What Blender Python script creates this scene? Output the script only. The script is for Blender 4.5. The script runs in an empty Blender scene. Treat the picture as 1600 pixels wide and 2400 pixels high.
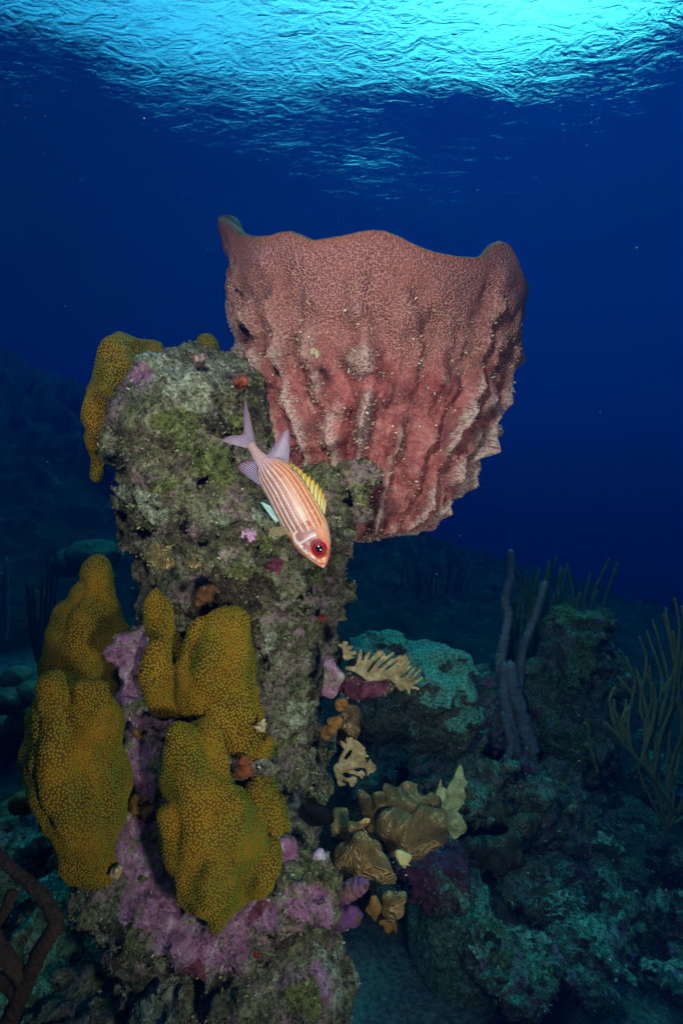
import bpy, math, random
import numpy as np
from mathutils import Vector, geometry

# ------------------------------------------------------------------ camera, world, sun, strobes, exposure
S = bpy.context.scene
COL = S.collection
CZ = 1.3                                   # camera height over the reef floor
SURF = CZ + 5.6                            # height of the sea surface
F = 1200.0                                 # focal length in pixels of the 1600 x 2400 photograph

cam_d = bpy.data.cameras.new("camera")
cam = bpy.data.objects.new("camera", cam_d)
COL.objects.link(cam)
cam.location = (0, 0, CZ)
cam.rotation_euler = (math.radians(90), 0, 0)
cam_d.sensor_fit = 'VERTICAL'
cam_d.sensor_height = 24.0
cam_d.lens = 12.0
cam_d.clip_start = 0.02
cam_d.clip_end = 500
S.camera = cam

SUN_EL, SUN_AZ = math.radians(54), math.radians(28)      # azimuth measured from +Y towards +X
W = bpy.data.worlds.new("World")
S.world = W
W.use_nodes = True
wn = W.node_tree.nodes
wl = W.node_tree.links
wn.clear()
sky = wn.new('ShaderNodeTexSky')
sky.sky_type = 'NISHITA'
sky.sun_disc = False
sky.sun_elevation = SUN_EL
sky.sun_rotation = SUN_AZ
sky.dust_density = 1.5
bg = wn.new('ShaderNodeBackground')
bg.inputs['Strength'].default_value = 0.135
wo = wn.new('ShaderNodeOutputWorld')
wl.new(sky.outputs[0], bg.inputs[0])
wl.new(bg.outputs[0], wo.inputs[0])

sd = bpy.data.lights.new("sun", 'SUN')
sd.energy = 0.5
sd.angle = math.radians(12)
sd.color = (1.0, 0.95, 0.88)
sun = bpy.data.objects.new("sun", sd)
COL.objects.link(sun)
sdir = Vector((math.sin(SUN_AZ) * math.cos(SUN_EL), math.cos(SUN_AZ) * math.cos(SUN_EL), math.sin(SUN_EL)))
sun.rotation_euler = (sdir).to_track_quat('Z', 'Y').to_euler()
sun.location = sdir * 30

def strobe(loc, target, watts, size_deg, blend, color, radius):
    """One of the photographer's two flash heads: the reef in the photograph is lit by them."""
    d = bpy.data.lights.new("flash_strobe", 'SPOT')
    d.energy = watts
    d.color = color
    d.spot_size = math.radians(size_deg)
    d.spot_blend = blend
    d.shadow_soft_size = radius
    o = bpy.data.objects.new("flash_strobe", d)
    COL.objects.link(o)
    o.location = loc
    v = Vector(target) - Vector(loc)
    o.rotation_euler = v.to_track_quat('-Z', 'Y').to_euler()
    return o

strobe((-0.20, 0.06, CZ + 0.44), (0.08, 1.05, CZ + 0.24), 23.5, 100, 1.0, (1.0, 0.71, 0.57), 0.06)
strobe((0.36, 0.08, CZ - 0.36), (-0.12, 0.95, CZ - 0.30), 15.5, 114, 1.0, (1.0, 0.71, 0.57), 0.06)

S.view_settings.view_transform = 'Standard'
S.view_settings.look = 'None'
S.view_settings.exposure = 1.8
S.view_settings.gamma = 1.0
S.view_settings.use_curve_mapping = False
try:
    S.cycles.use_denoising = True
    S.cycles.max_bounces = 6
    S.cycles.diffuse_bounces = 2
    S.cycles.glossy_bounces = 2
    S.cycles.transmission_bounces = 2
    S.cycles.volume_bounces = 1
    S.cycles.transparent_max_bounces = 8
    S.cycles.use_adaptive_sampling = True
    S.cycles.adaptive_threshold = 0.02
    S.cycles.sample_clamp_indirect = 4.0
except Exception:
    pass

# ------------------------------------------------------------------ helpers: places, noise, fields, meshes
def P(px, py, Y):
    """A pixel of the photograph at a depth of Y metres, as a point of the scene."""
    return np.array([(px - 800.0) / F * Y, Y, CZ - (py - 1200.0) / F * Y])

_rng = np.random.RandomState(7)
_perm = _rng.permutation(256).astype(np.int32)
_perm = np.concatenate([_perm, _perm, _perm])
_g = _rng.normal(size=(256, 3)).astype(np.float32)
_g /= np.linalg.norm(_g, axis=1, keepdims=True)

def noise(p, scale=1.0, seed=0):
    p = (np.asarray(p, np.float32) * np.float32(scale)) + np.float32(seed * 17.31 + 300.5)
    i = np.floor(p).astype(np.int32)
    f = p - i
    i &= 255
    u = f * f * f * (f * (f * 6 - 15) + 10)
    out = np.zeros(len(p), np.float32)
    for dx in (0, 1):
        wx = u[:, 0] if dx else 1 - u[:, 0]
        for dy in (0, 1):
            wy = u[:, 1] if dy else 1 - u[:, 1]
            for dz in (0, 1):
                wz = u[:, 2] if dz else 1 - u[:, 2]
                h = _perm[_perm[_perm[i[:, 0] + dx] + ((i[:, 1] + dy) & 255)] + ((i[:, 2] + dz) & 255)]
                g = _g[h]
                d = g[:, 0] * (f[:, 0] - dx) + g[:, 1] * (f[:, 1] - dy) + g[:, 2] * (f[:, 2] - dz)
                out += wx * wy * wz * d
    return out * 1.5

def fbm(p, scale, octv=4, seed=0, gain=0.5):
    a, s, t = 1.0, scale, 0
    for o in range(octv):
        t = t + a * noise(p, s, seed + o * 3)
        a *= gain
        s *= 2.07
    return t

def ridged(p, scale, octv=3, seed=0):
    a, s, t = 1.0, scale, 0
    for o in range(octv):
        t = t + a * (0.5 - np.abs(noise(p, s, seed + o * 5)))
        a *= 0.5
        s *= 2.1
    return t

def smin(a, b, k):
    h = np.clip(0.5 + 0.5 * (b - a) / k, 0, 1)
    return b + (a - b) * h - k * h * (1 - h)

def sstep(x, a, b):
    t = np.clip((x - a) / (b - a), 0, 1)
    return t * t * (3 - 2 * t)

def d_cone(p, a, ra, b, rb):
    """Distance to a capsule that tapers from ra at a to rb at b."""
    a = np.asarray(a, np.float32); b = np.asarray(b, np.float32)
    ba = b - a
    L = float(ba @ ba) + 1e-12
    t = np.clip(((p - a) @ ba) / L, 0, 1)
    q = p - a - t[:, None] * ba
    return np.sqrt((q * q).sum(1)) - (ra + (rb - ra) * t)

def d_ell(p, c, r):
    q = (p - np.asarray(c, np.float32)) / np.asarray(r, np.float32)
    k = np.sqrt((q * q).sum(1))
    return (k - 1) * min(r)

def surf_net(f, lo, hi, h, detail=None, band=0.05):
    """Closed quad surface of f < 0 (naive surface nets). detail(P) is added near the surface only."""
    lo = np.asarray(lo, float); hi = np.asarray(hi, float)
    n = np.maximum(np.ceil((hi - lo) / h).astype(int) + 1, 4)
    ax = [(lo[k] + h * np.arange(n[k])).astype(np.float32) for k in range(3)]
    G = np.stack(np.meshgrid(*ax, indexing='ij'), -1).reshape(-1, 3)
    val = np.empty(len(G), np.float32)
    CH = 400000
    for s in range(0, len(G), CH):
        q = G[s:s + CH]
        v = f(q).astype(np.float32)
        if detail is not None:
            m = np.abs(v) < band
            if m.any():
                v[m] += detail(q[m])
        val[s:s + CH] = v
    V = val.reshape(n)
    V[0], V[-1], V[:, 0], V[:, -1], V[:, :, 0], V[:, :, -1] = [np.maximum(w, 1e-3) for w in (V[0], V[-1], V[:, 0], V[:, -1], V[:, :, 0], V[:, :, -1])]
    ins = V < 0
    c = n - 1
    def sl(a, dx, dy, dz):
        return a[dx:dx + c[0], dy:dy + c[1], dz:dz + c[2]]
    cnt = np.zeros(c, np.uint8)
    for dx in (0, 1):
        for dy in (0, 1):
            for dz in (0, 1):
                cnt += sl(ins, dx, dy, dz)
    mask = (cnt > 0) & (cnt < 8)
    ids = np.full(c, -1, np.int64)
    idx = np.argwhere(mask)
    ids[mask] = np.arange(len(idx))
    acc = np.zeros((len(idx), 3)); k = np.zeros(len(idx))
    I = idx.T
    cor = [(dx, dy, dz) for dx in (0, 1) for dy in (0, 1) for dz in (0, 1)]
    for a in cor:
        for b in cor:
            if a < b and sum(abs(a[q] - b[q]) for q in range(3)) == 1:
                va = V[I[0] + a[0], I[1] + a[1], I[2] + a[2]]
                vb = V[I[0] + b[0], I[1] + b[1], I[2] + b[2]]
                x = (va < 0) != (vb < 0)
                t = np.where(x, va / np.where(x, va - vb, 1), 0)
                for q in range(3):
                    acc[:, q] += np.where(x, a[q] + t * (b[q] - a[q]), 0)
                k += x
    verts = lo + h * (idx + acc / k[:, None])
    quads = []
    for axis in range(3):
        o1, o2 = (axis + 1) % 3, (axis + 2) % 3
        sA = [slice(1, -1)] * 3; sB = [slice(1, -1)] * 3
        sA[axis] = slice(0, -1); sB[axis] = slice(1, None)
        A = ins[tuple(sA)]; B = ins[tuple(sB)]
        e = np.argwhere(A != B)
        if not len(e):
            continue
        fl = A[A != B]
        base = e.copy()
        base[:, o1] += 1; base[:, o2] += 1
        def cell(d1, d2):
            q = base.copy()
            q[:, o1] += d1; q[:, o2] += d2
            return ids[q[:, 0], q[:, 1], q[:, 2]]
        Q = np.stack([cell(-1, -1), cell(0, -1), cell(0, 0), cell(-1, 0)], 1)
        Q[~fl] = Q[~fl][:, ::-1]
        quads.append(Q)
    quads = np.concatenate(quads)
    quads = quads[(quads >= 0).all(1)]
    return verts, quads

def vnormals(V, Q):
    a, b, c, d = (V[Q[:, i]] for i in range(4))
    fn = np.cross(c - a, d - b)
    N = np.zeros_like(V)
    for i in range(4):
        for k in range(3):
            N[:, k] += np.bincount(Q[:, i], fn[:, k], minlength=len(V))
    return N / (np.linalg.norm(N, axis=1, keepdims=True) + 1e-12)

class Geo:
    """Collects vertices and faces (quads and triangles) with per-vertex values for ONE mesh."""
    def __init__(s):
        s.v = []; s.q = []; s.t = []; s.qm = []; s.tm = []; s.at = {}; s.n = 0
    def add(s, V, Q=None, T=None, mat=0, **at):
        V = np.asarray(V, float)
        s.v.append(V)
        if Q is not None and len(Q):
            s.q.append(np.asarray(Q) + s.n); s.qm.append(np.full(len(Q), mat))
        if T is not None and len(T):
            s.t.append(np.asarray(T) + s.n); s.tm.append(np.full(len(T), mat))
        for k, a in at.items():
            s.at.setdefault(k, []).append((s.n, np.broadcast_to(np.asarray(a, float), (len(V),) + np.asarray(a).shape[1:] if np.asarray(a).ndim else (len(V),))))
        s.n += len(V)
        return s
    def arrays(s):
        V = np.concatenate(s.v)
        Q = np.concatenate(s.q) if s.q else np.zeros((0, 4), int)
        T = np.concatenate(s.t) if s.t else np.zeros((0, 3), int)
        return V, Q, T

def build(name, geo, mats, parent=None, base=None, smooth=True, flat_mats=(), uv=None):
    """Links the collected geometry as one mesh object whose origin is at base."""
    V, Q, T = geo.arrays()
    base = np.zeros(3) if base is None else np.asarray(base, float)
    me = bpy.data.meshes.new(name)
    me.vertices.add(len(V))
    me.vertices.foreach_set('co', (V - base).astype(np.float32).ravel())
    nl = 4 * len(Q) + 3 * len(T)
    me.loops.add(nl)
    li = np.concatenate([Q.ravel(), T.ravel()]).astype(np.int32)
    me.loops.foreach_set('vertex_index', li)
    me.polygons.add(len(Q) + len(T))
    st = np.concatenate([np.arange(len(Q)) * 4, 4 * len(Q) + np.arange(len(T)) * 3]).astype(np.int32)
    me.polygons.foreach_set('loop_start', st)
    mi = np.concatenate(geo.qm + geo.tm).astype(np.int32)
    me.polygons.foreach_set('material_index', mi)
    me.polygons.foreach_set('use_smooth', np.full(len(st), smooth) if not flat_mats else ~np.isin(mi, flat_mats))
    if uv is not None:
        ul = me.uv_layers.new(name='UVMap')
        ul.data.foreach_set('uv', np.asarray(uv, np.float32)[li].ravel())
    for k, parts in geo.at.items():
        vec = parts[0][1].ndim == 2
        arr = np.zeros((len(V), 4) if vec else len(V), np.float32)
        if vec:
            arr[:, 3] = 1
        for s0, a in parts:
            if vec:
                arr[s0:s0 + len(a), :a.shape[1]] = a
            else:
                arr[s0:s0 + len(a)] = a
        at = me.attributes.new(k, 'FLOAT_COLOR' if vec else 'FLOAT', 'POINT')
        at.data.foreach_set('color' if vec else 'value', arr.ravel())
    me.update(calc_edges=True)
    for m in (mats if isinstance(mats, (list, tuple)) else [mats]):
        me.materials.append(m)
    o = bpy.data.objects.new(name, me)
    COL.objects.link(o)
    if parent is not None:
        o.parent = parent
        base = base - np.array(parent.location)
    o.location = base
    return o

def tag(o, label=None, cat=None, group=None, kind=None):
    if label: o['label'] = label
    if cat: o['category'] = cat
    if group: o['group'] = group
    if kind: o['kind'] = kind
    return o

def empty(name, loc, label, cat, group=None):
    o = bpy.data.objects.new(name, None)
    COL.objects.link(o)
    o.location = loc
    o.empty_display_size = 0.05
    return tag(o, label, cat, group)

def copy_tree(o, loc, rz=0.0, sc=1.0):
    c = o.copy()
    COL.objects.link(c)
    c.location = loc
    c.rotation_euler = (0, 0, rz)
    c.scale = (sc, sc, sc)
    for ch in o.children:
        d = ch.copy()
        COL.objects.link(d)
        d.parent = c
    return c

def tube(path, rad, sides=8, seed=0, rough=0.0):
    """Round tube along a path (n x 3) with a radius per point and closed round ends."""
    path = np.asarray(path, float); n = len(path)
    rad = np.broadcast_to(np.asarray(rad, float), (n,)).copy()
    t = np.gradient(path, axis=0)
    t /= np.linalg.norm(t, axis=1, keepdims=True) + 1e-12
    ref = np.array([0.3, 1, 0.2]); ref /= np.linalg.norm(ref)
    a = np.cross(t, ref); a /= np.linalg.norm(a, axis=1, keepdims=True) + 1e-9
    b = np.cross(t, a)
    ph = np.arange(sides) * 2 * np.pi / sides
    ring = (np.cos(ph)[None, :, None] * a[:, None] + np.sin(ph)[None, :, None] * b[:, None])
    r = rad[:, None] * np.ones(sides)
    if rough:
        r = r * (1 + rough * noise((path[:, None] + ring * rad[:, None, None]).reshape(-1, 3), 1.2 / max(rad.mean(), 1e-4), seed).reshape(n, sides))
    V = (path[:, None] + ring * r[:, :, None]).reshape(-1, 3)
    i = np.arange(n - 1)[:, None] * sides; j = np.arange(sides)[None]
    jn = (j + 1) % sides
    Q = np.stack([i + j, i + jn, i + sides + jn, i + sides + j], -1).reshape(-1, 4)
    tips = np.array([path[0] - t[0] * rad[0] * 0.6, path[-1] + t[-1] * rad[-1] * 0.8])
    k = len(V)
    V = np.concatenate([V, tips])
    jj = np.arange(sides); jk = (jj + 1) % sides
    T = np.concatenate([np.stack([jk, jj, np.full(sides, k)], 1),
                        np.stack([(n - 1) * sides + jj, (n - 1) * sides + jk, np.full(sides, k + 1)], 1)])
    # orientation: make the sides face outwards
    fn = np.cross(V[Q[0, 2]] - V[Q[0, 0]], V[Q[0, 3]] - V[Q[0, 1]])
    if fn @ (V[Q[0]].mean(0) - path[0]) < 0:
        Q = Q[:, ::-1]; T = T[:, ::-1]
    return V, Q, T

def curve(pts, n):
    """Smooth path through the points (Catmull-Rom), n samples."""
    p = np.asarray(pts, float)
    p = np.concatenate([[2 * p[0] - p[1]], p, [2 * p[-1] - p[-2]]])
    u = np.linspace(0, len(p) - 3 - 1e-6, n)
    i = u.astype(int); f = (u - i)[:, None]
    a, b, c, d = p[i], p[i + 1], p[i + 2], p[i + 3]
    return 0.5 * (2 * b + (c - a) * f + (2 * a - 5 * b + 4 * c - d) * f ** 2 + (3 * b - a - 3 * c + d) * f ** 3)

def scatter(V, Q, spacing, rng, tries=7, vary=0.0):
    """Evenly spread points on the quads: (positions, normals)."""
    a, b, c, d = (V[Q[:, i]] for i in range(4))
    n = np.cross(c - a, d - b)
    ar = 0.5 * np.linalg.norm(n, axis=1)
    n /= np.linalg.norm(n, axis=1, keepdims=True) + 1e-12
    m = int(ar.sum() / spacing ** 2 * tries)
    f = rng.choice(len(Q), m, p=ar / ar.sum())
    u, w = rng.rand(m, 1), rng.rand(m, 1)
    p = (a[f] * (1 - u) + b[f] * u) * (1 - w) + (d[f] * (1 - u) + c[f] * u) * w
    key = np.floor(p / spacing).astype(int)
    grid = {}
    keep = []
    sq = ((spacing * 0.86 * (1 + vary * np.clip(noise(p, 9.0, 4) * 1.3, -1, 1))) ** 2).tolist()
    off = [(x, y, z) for x in (-1, 0, 1) for y in (-1, 0, 1) for z in (-1, 0, 1)]
    pl = p.tolist(); kl = key.tolist()
    for q in range(m):
        kx, ky, kz = kl[q]; x, y, z = pl[q]; s2 = sq[q]
        ok = True
        for ox, oy, oz in off:
            for (X, Y, Z) in grid.get((kx + ox, ky + oy, kz + oz), ()):
                if (X - x) ** 2 + (Y - y) ** 2 + (Z - z) ** 2 < s2:
                    ok = False; break
            if not ok: break
        if ok:
            grid.setdefault((kx, ky, kz), []).append((x, y, z))
            keep.append(q)
    keep = np.array(keep)
    return p[keep], f[keep], n[f[keep]]

def frames(n):
    ref = np.where(np.abs(n[:, 2:3]) < 0.9, [[0, 0, 1.0]], [[1.0, 0, 0]])
    a = np.cross(n, ref); a /= np.linalg.norm(a, axis=1, keepdims=True)
    return a, np.cross(n, a)

def domes(p, n, r, h, rng, sides=7):
    """Small flat-topped polyp cups on points p: base ring, rim ring and a slightly sunk centre."""
    a, b = frames(n)
    m = len(p)
    r = np.broadcast_to(r, (m,)); h = np.broadcast_to(h, (m,))
    ph = np.arange(sides) * 2 * np.pi / sides
    ring = np.cos(ph)[None, :, None] * a[:, None] + np.sin(ph)[None, :, None] * b[:, None]
    lv = [(1.0, -0.25), (0.72, 0.8), (0.42, 1.0)]
    V = [p[:, None] + ring * (r * s)[:, None, None] + (n * (h * z)[:, None])[:, None] for s, z in lv]
    V.append((p + n * (h * 0.72)[:, None])[:, None])
    V = np.concatenate(V, 1).reshape(-1, 3)
    k = 3 * sides + 1
    j = np.arange(sides); jn = (j + 1) % sides
    q = np.concatenate([np.stack([l * sides + j, l * sides + jn, (l + 1) * sides + jn, (l + 1) * sides + j], 1) for l in (0, 1)])
    t = np.stack([2 * sides + j, 2 * sides + jn, np.full(sides, 3 * sides)], 1)
    o = (np.arange(m) * k)[:, None, None]
    Q = (q[None] + o).reshape(-1, 4); T = (t[None] + o).reshape(-1, 3)
    att = np.tile(np.concatenate([np.zeros(sides), np.full(sides, 0.55), np.full(sides, 0.8), [1.0]]), m)
    return V, Q, T, att

def flecks(p, n, size, rng, lift=0.6):
    """Tiny tilted leaf shapes of turf and debris, one per point."""
    m = len(p)
    a, b = frames(n)
    th = rng.rand(m, 1) * 2 * np.pi
    t = np.cos(th) * a + np.sin(th) * b
    s = np.cross(n, t)
    L = (size * (0.5 + rng.rand(m, 1)))
    up = n * lift + t * 0.5 + 0.4 * rng.normal(size=(m, 3))
    up /= np.linalg.norm(up, axis=1, keepdims=True)
    w = L * (0.22 + 0.2 * rng.rand(m, 1))
    V = np.stack([p - s * w - n * L * 0.1, p + s * w - n * L * 0.1, p + up * L * 0.8 + s * w * 0.6, p + up * L - s * w * 0.5], 1).reshape(-1, 3)
    Q = np.arange(4 * m).reshape(-1, 4)
    return V, Q, np.repeat(rng.rand(m), 4)

# ------------------------------------------------------------------ helpers: materials
class Mat:
    def __init__(s, name, rough=0.8, spec=0.3):
        s.m = bpy.data.materials.new(name)
        s.m.use_nodes = True
        s.nt = s.m.node_tree
        s.bsdf = s.nt.nodes['Principled BSDF']
        s.bsdf.inputs['Roughness'].default_value = rough
        s.bsdf.inputs['Specular IOR Level'].default_value = spec
        s._co = None
    def node(s, t, **kw):
        n = s.nt.nodes.new(t)
        for k, v in kw.items():
            setattr(n, k, v)
        return n
    def put(s, sock, v):
        if hasattr(v, 'is_output') or isinstance(v, bpy.types.NodeSocket):
            s.nt.links.new(v, sock)
        else:
            if isinstance(v, (tuple, list)) and len(v) == 3 and sock.type == 'RGBA':
                v = (*v, 1)
            sock.default_value = v
        return s
    def coord(s):
        if s._co is None:
            tc = s.node('ShaderNodeTexCoord'); oi = s.node('ShaderNodeObjectInfo')
            ad = s.node('ShaderNodeVectorMath', operation='MULTIPLY_ADD')
            s.put(ad.inputs[0], oi.outputs['Random']); s.put(ad.inputs[1], (7.3, 3.1, 5.7)); s.put(ad.inputs[2], tc.outputs['Object'])
            s._co = ad.outputs[0]
        return s._co
    def noise(s, scale, detail=4, rough=0.55, dist=0.0, co=None):
        n = s.node('ShaderNodeTexNoise')
        s.put(n.inputs['Vector'], co or s.coord())
        n.inputs['Scale'].default_value = scale; n.inputs['Detail'].default_value = detail
        n.inputs['Roughness'].default_value = rough; n.inputs['Distortion'].default_value = dist
        return n.outputs['Fac']
    def vor(s, scale, feature='F1', rnd=1.0, co=None, out='Distance', dims='3D'):
        n = s.node('ShaderNodeTexVoronoi', feature=feature, voronoi_dimensions=dims)
        s.put(n.inputs['Vector'], co or s.coord())
        n.inputs['Scale'].default_value = scale; n.inputs['Randomness'].default_value = rnd
        return n.outputs[out]
    def ramp(s, fac, stops, interp='LINEAR'):
        n = s.node('ShaderNodeValToRGB')
        n.color_ramp.interpolation = interp
        e = n.color_ramp.elements
        while len(e) < len(stops):
            e.new(0.5)
        for el, (p, c) in zip(e, stops):
            el.position = p
            el.color = (*c, 1) if isinstance(c, (tuple, list)) else (c, c, c, 1)
        s.put(n.inputs[0], fac)
        return n.outputs[0]
    def mix(s, fac, a, b, mode='MIX'):
        n = s.node('ShaderNodeMix', data_type='RGBA', blend_type=mode)
        s.put(n.inputs[0], fac); s.put(n.inputs[6], a); s.put(n.inputs[7], b)
        return n.outputs[2]
    def math(s, op, a, b=0.0, clamp=False):
        n = s.node('ShaderNodeMath', operation=op, use_clamp=clamp)
        s.put(n.inputs[0], a); s.put(n.inputs[1], b)
        return n.outputs[0]
    def attr(s, name, out='Fac'):
        n = s.node('ShaderNodeAttribute', attribute_name=name)
        return n.outputs[out]
    def bump(s, h, dist, strength=1.0, normal=None):
        n = s.node('ShaderNodeBump')
        n.inputs['Distance'].default_value = dist; n.inputs['Strength'].default_value = strength
        s.put(n.inputs['Height'], h)
        if normal is not None:
            s.put(n.inputs['Normal'], normal)
        return n.outputs[0]
    def out(s, col=None, normal=None, rough=None):
        if col is not None: s.put(s.bsdf.inputs['Base Color'], col)
        if normal is not None: s.put(s.bsdf.inputs['Normal'], normal)
        if rough is not None: s.put(s.bsdf.inputs['Roughness'], rough)
        return s.m

# ------------------------------------------------------------------ the water: its body, its surface, the reef floor
def water_body():
    x, y0, y1, z0, z1 = 110.0, -60.0, 130.0, -9.0, SURF + 0.8
    V = np.array([[sx, sy, sz] for sz in (z0, z1) for sy in (y0, y1) for sx in (-x, x)])
    Q = np.array([[0, 2, 3, 1], [4, 5, 7, 6], [0, 1, 5, 4], [2, 6, 7, 3], [0, 4, 6, 2], [1, 3, 7, 5]])
    m = bpy.data.materials.new("sea_haze")
    m.use_nodes = True
    nt = m.node_tree
    nt.nodes.remove(nt.nodes['Principled BSDF'])
    pv = nt.nodes.new('ShaderNodeVolumePrincipled')
    # per metre: scattering (.006,.016,.034), absorption (.33,.060,.030)
    D = 0.4
    sc = (0.0006, 0.0042, 0.026); ab = (0.36, 0.092, 0.066)
    pv.inputs['Density'].default_value = D
    pv.inputs['Color'].default_value = (*[v / D for v in sc], 1)
    pv.inputs['Absorption Color'].default_value = (*[(1 - a / D / (1 - v / D)) ** 2 for a, v in zip(ab, sc)], 1)
    pv.inputs['Anisotropy'].default_value = 0.55
    nt.links.new(pv.outputs[0], nt.nodes['Material Output'].inputs['Volume'])
    o = build("haze", Geo().add(V, Q), m, smooth=False)
    tag(o, "clear blue sea water fading the far reef", kind='stuff')

def grid_mesh(xs, ys, zf):
    X, Y = np.meshgrid(xs, ys, indexing='ij')
    V = np.stack([X.ravel(), Y.ravel(), np.zeros(X.size)], 1)
    V[:, 2] = zf(V)
    n, m = len(xs), len(ys)
    i = (np.arange(n - 1)[:, None] * m + np.arange(m - 1)[None])
    Q = np.stack([i, i + m, i + m + 1, i + 1], -1).reshape(-1, 4)
    return V, Q

def water_surface():
    def z(V):
        p = V.copy(); p[:, 2] = 0
        q = p * [1.0, 1.7, 1]
        return SURF + 0.10 * noise(q, 0.2, 1) + 0.016 * noise(q, 0.55, 2) + 0.002 * noise(q, 1.9, 3)
    V, Q = grid_mesh(np.linspace(-70, 70, 420), np.concatenate([np.linspace(-40, 2, 60), np.linspace(2.2, 40, 260), np.linspace(40.5, 110, 90)]), z)
    m = Mat("sea_surface", 0.05)
    nt = m.nt
    nt.nodes.remove(m.bsdf)
    mp = m.node('ShaderNodeMapping')
    m.put(mp.inputs[0], m.coord()); mp.inputs['Scale'].default_value = (1.0, 1.8, 1); mp.inputs['Rotation'].default_value = (0, 0, math.radians(-14))
    n1 = m.noise(2.7, 4, 0.55, 1.4, mp.outputs[0]); n2 = m.noise(11.0, 4, 0.6, 1.0, mp.outputs[0])
    h = m.math('ADD', m.math('MULTIPLY', n1, 0.0090), m.math('MULTIPLY', n2, 0.0022))
    calm = m.ramp(m.noise(0.42, 3, .55), [(.30, 0.25), (.70, 1.0)])       # calm and ruffled patches
    h = m.math('MULTIPLY', h, m.math('MULTIPLY', calm, 1.55))
    bp = m.bump(h, 1.0, 1.0)
    fr = m.node('ShaderNodeFresnel'); fr.inputs['IOR'].default_value = 1.32
    m.put(fr.inputs['Normal'], bp)
    tr = m.node('ShaderNodeBsdfTransparent'); gl = m.node('ShaderNodeBsdfGlossy')
    gl.inputs['Roughness'].default_value = 0.08
    m.put(gl.inputs['Normal'], bp)
    mx = m.node('ShaderNodeMixShader')
    m.put(mx.inputs[0], fr.outputs[0]); m.put(mx.inputs[1], tr.outputs[0]); m.put(mx.inputs[2], gl.outputs[0])
    m.put(nt.nodes['Material Output'].inputs['Surface'], mx.outputs[0])
    o = build("water", Geo().add(V, Q), m.m)
    tag(o, "rippled sea surface seen from below", kind='structure')

def floor_z(x, y):
    """Height of the reef floor: low and rubbly near the pillar, a slope that climbs to the left behind it and drops away to the right."""
    x = np.asarray(x, float); y = np.asarray(y, float)
    s = sstep(y, 2.2, 9.0)
    slope = np.clip(1.15 - 0.42 * x, -5.0, 5.0)
    far = np.maximum(y - 11, 0) * 0.10
    return 0.02 + s * (slope - far * (x > -30)) + 0.16 * sstep(y, 1.6, 2.6) * sstep(y, 9, 3)

def seabed():
    ys = np.concatenate([np.linspace(-1.0, 0.5, 10), np.geomspace(0.55, 60, 460)])
    us = np.linspace(-1, 1, 480)
    Y, U = np.meshgrid(ys, us, indexing='ij')
    X = U * (1.1 * np.abs(Y) + 2.2)
    p = np.stack([X.ravel(), Y.ravel(), np.zeros(X.size)], 1)
    z = floor_z(p[:, 0], p[:, 1])
    d = np.clip(p[:, 1] / 4, 0.25, 1.6)
    sand = np.zeros(len(p))
    for sx, sy, r in ((0.16, 1.35, 0.30), (0.75, 1.25, 0.22), (-1.9, 3.1, 0.5), (0.5, 1.55, 0.2)):
        sand = np.maximum(sand, sstep(np.hypot(p[:, 0] - sx, p[:, 1] - sy) / r + 0.35 * fbm(p, 4, 3, 12), 1.05, 0.7))
    rub = 0.12 * ridged(p, 1.3, 3, 4) + 0.09 * np.abs(noise(p, 3.1, 14)) + 0.055 * np.abs(fbm(p, 4.5, 3, 8)) + 0.30 * sstep(p[:, 1], 3, 8) * np.maximum(noise(p, 0.7, 21), 0)
    rub += 0.45 * sstep(p[:, 1], 3.5, 8) * np.maximum(ridged(p, 1.6, 3, 61) - .35, 0)
    rub += 0.035 * np.abs(fbm(p, 13, 3, 9))
    z = z + rub * d * (1 - 0.9 * sand) - 0.05
    p[:, 2] = z
    n, m_ = len(ys), len(us)
    i = np.arange(n - 1)[:, None] * m_ + np.arange(m_ - 1)[None]
    Q = np.stack([i, i + 1, i + m_ + 1, i + m_], -1).reshape(-1, 4)
    m = Mat("reef_floor", 0.9, 0.2)
    c = m.ramp(m.noise(5, 6, 0.62), [(0.3, (0.006, 0.007, 0.006)), (0.48, (0.018, 0.021, 0.017)), (0.6, (0.04, 0.042, 0.034)), (0.76, (0.17, 0.17, 0.15))])
    c = m.mix(m.ramp(m.noise(2.4, 4), [(0.5, 0.0), (0.62, 0.8)]), c, (0.06, 0.035, 0.02))
    c = m.mix(m.math('MULTIPLY', m.attr('sand'), 0.9), c, (0.26, 0.26, 0.23))
    c = m.mix(m.ramp(m.noise(60, 3, 0.7), [(0.35, 0.65), (0.65, 0.0)]), c, (0.02, 0.02, 0.02), 'MULTIPLY')
    nb = m.bump(m.math('ADD', m.noise(22, 6, 0.65), m.math('MULTIPLY', m.noise(90, 3), 0.3)), 0.05, 0.9)
    o = build("seabed", Geo().add(p, Q, sand=sand), m.out(c, nb))
    tag(o, "rubble strewn reef floor with pale sand patches", kind='structure')

water_body()
water_surface()
seabed()

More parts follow.
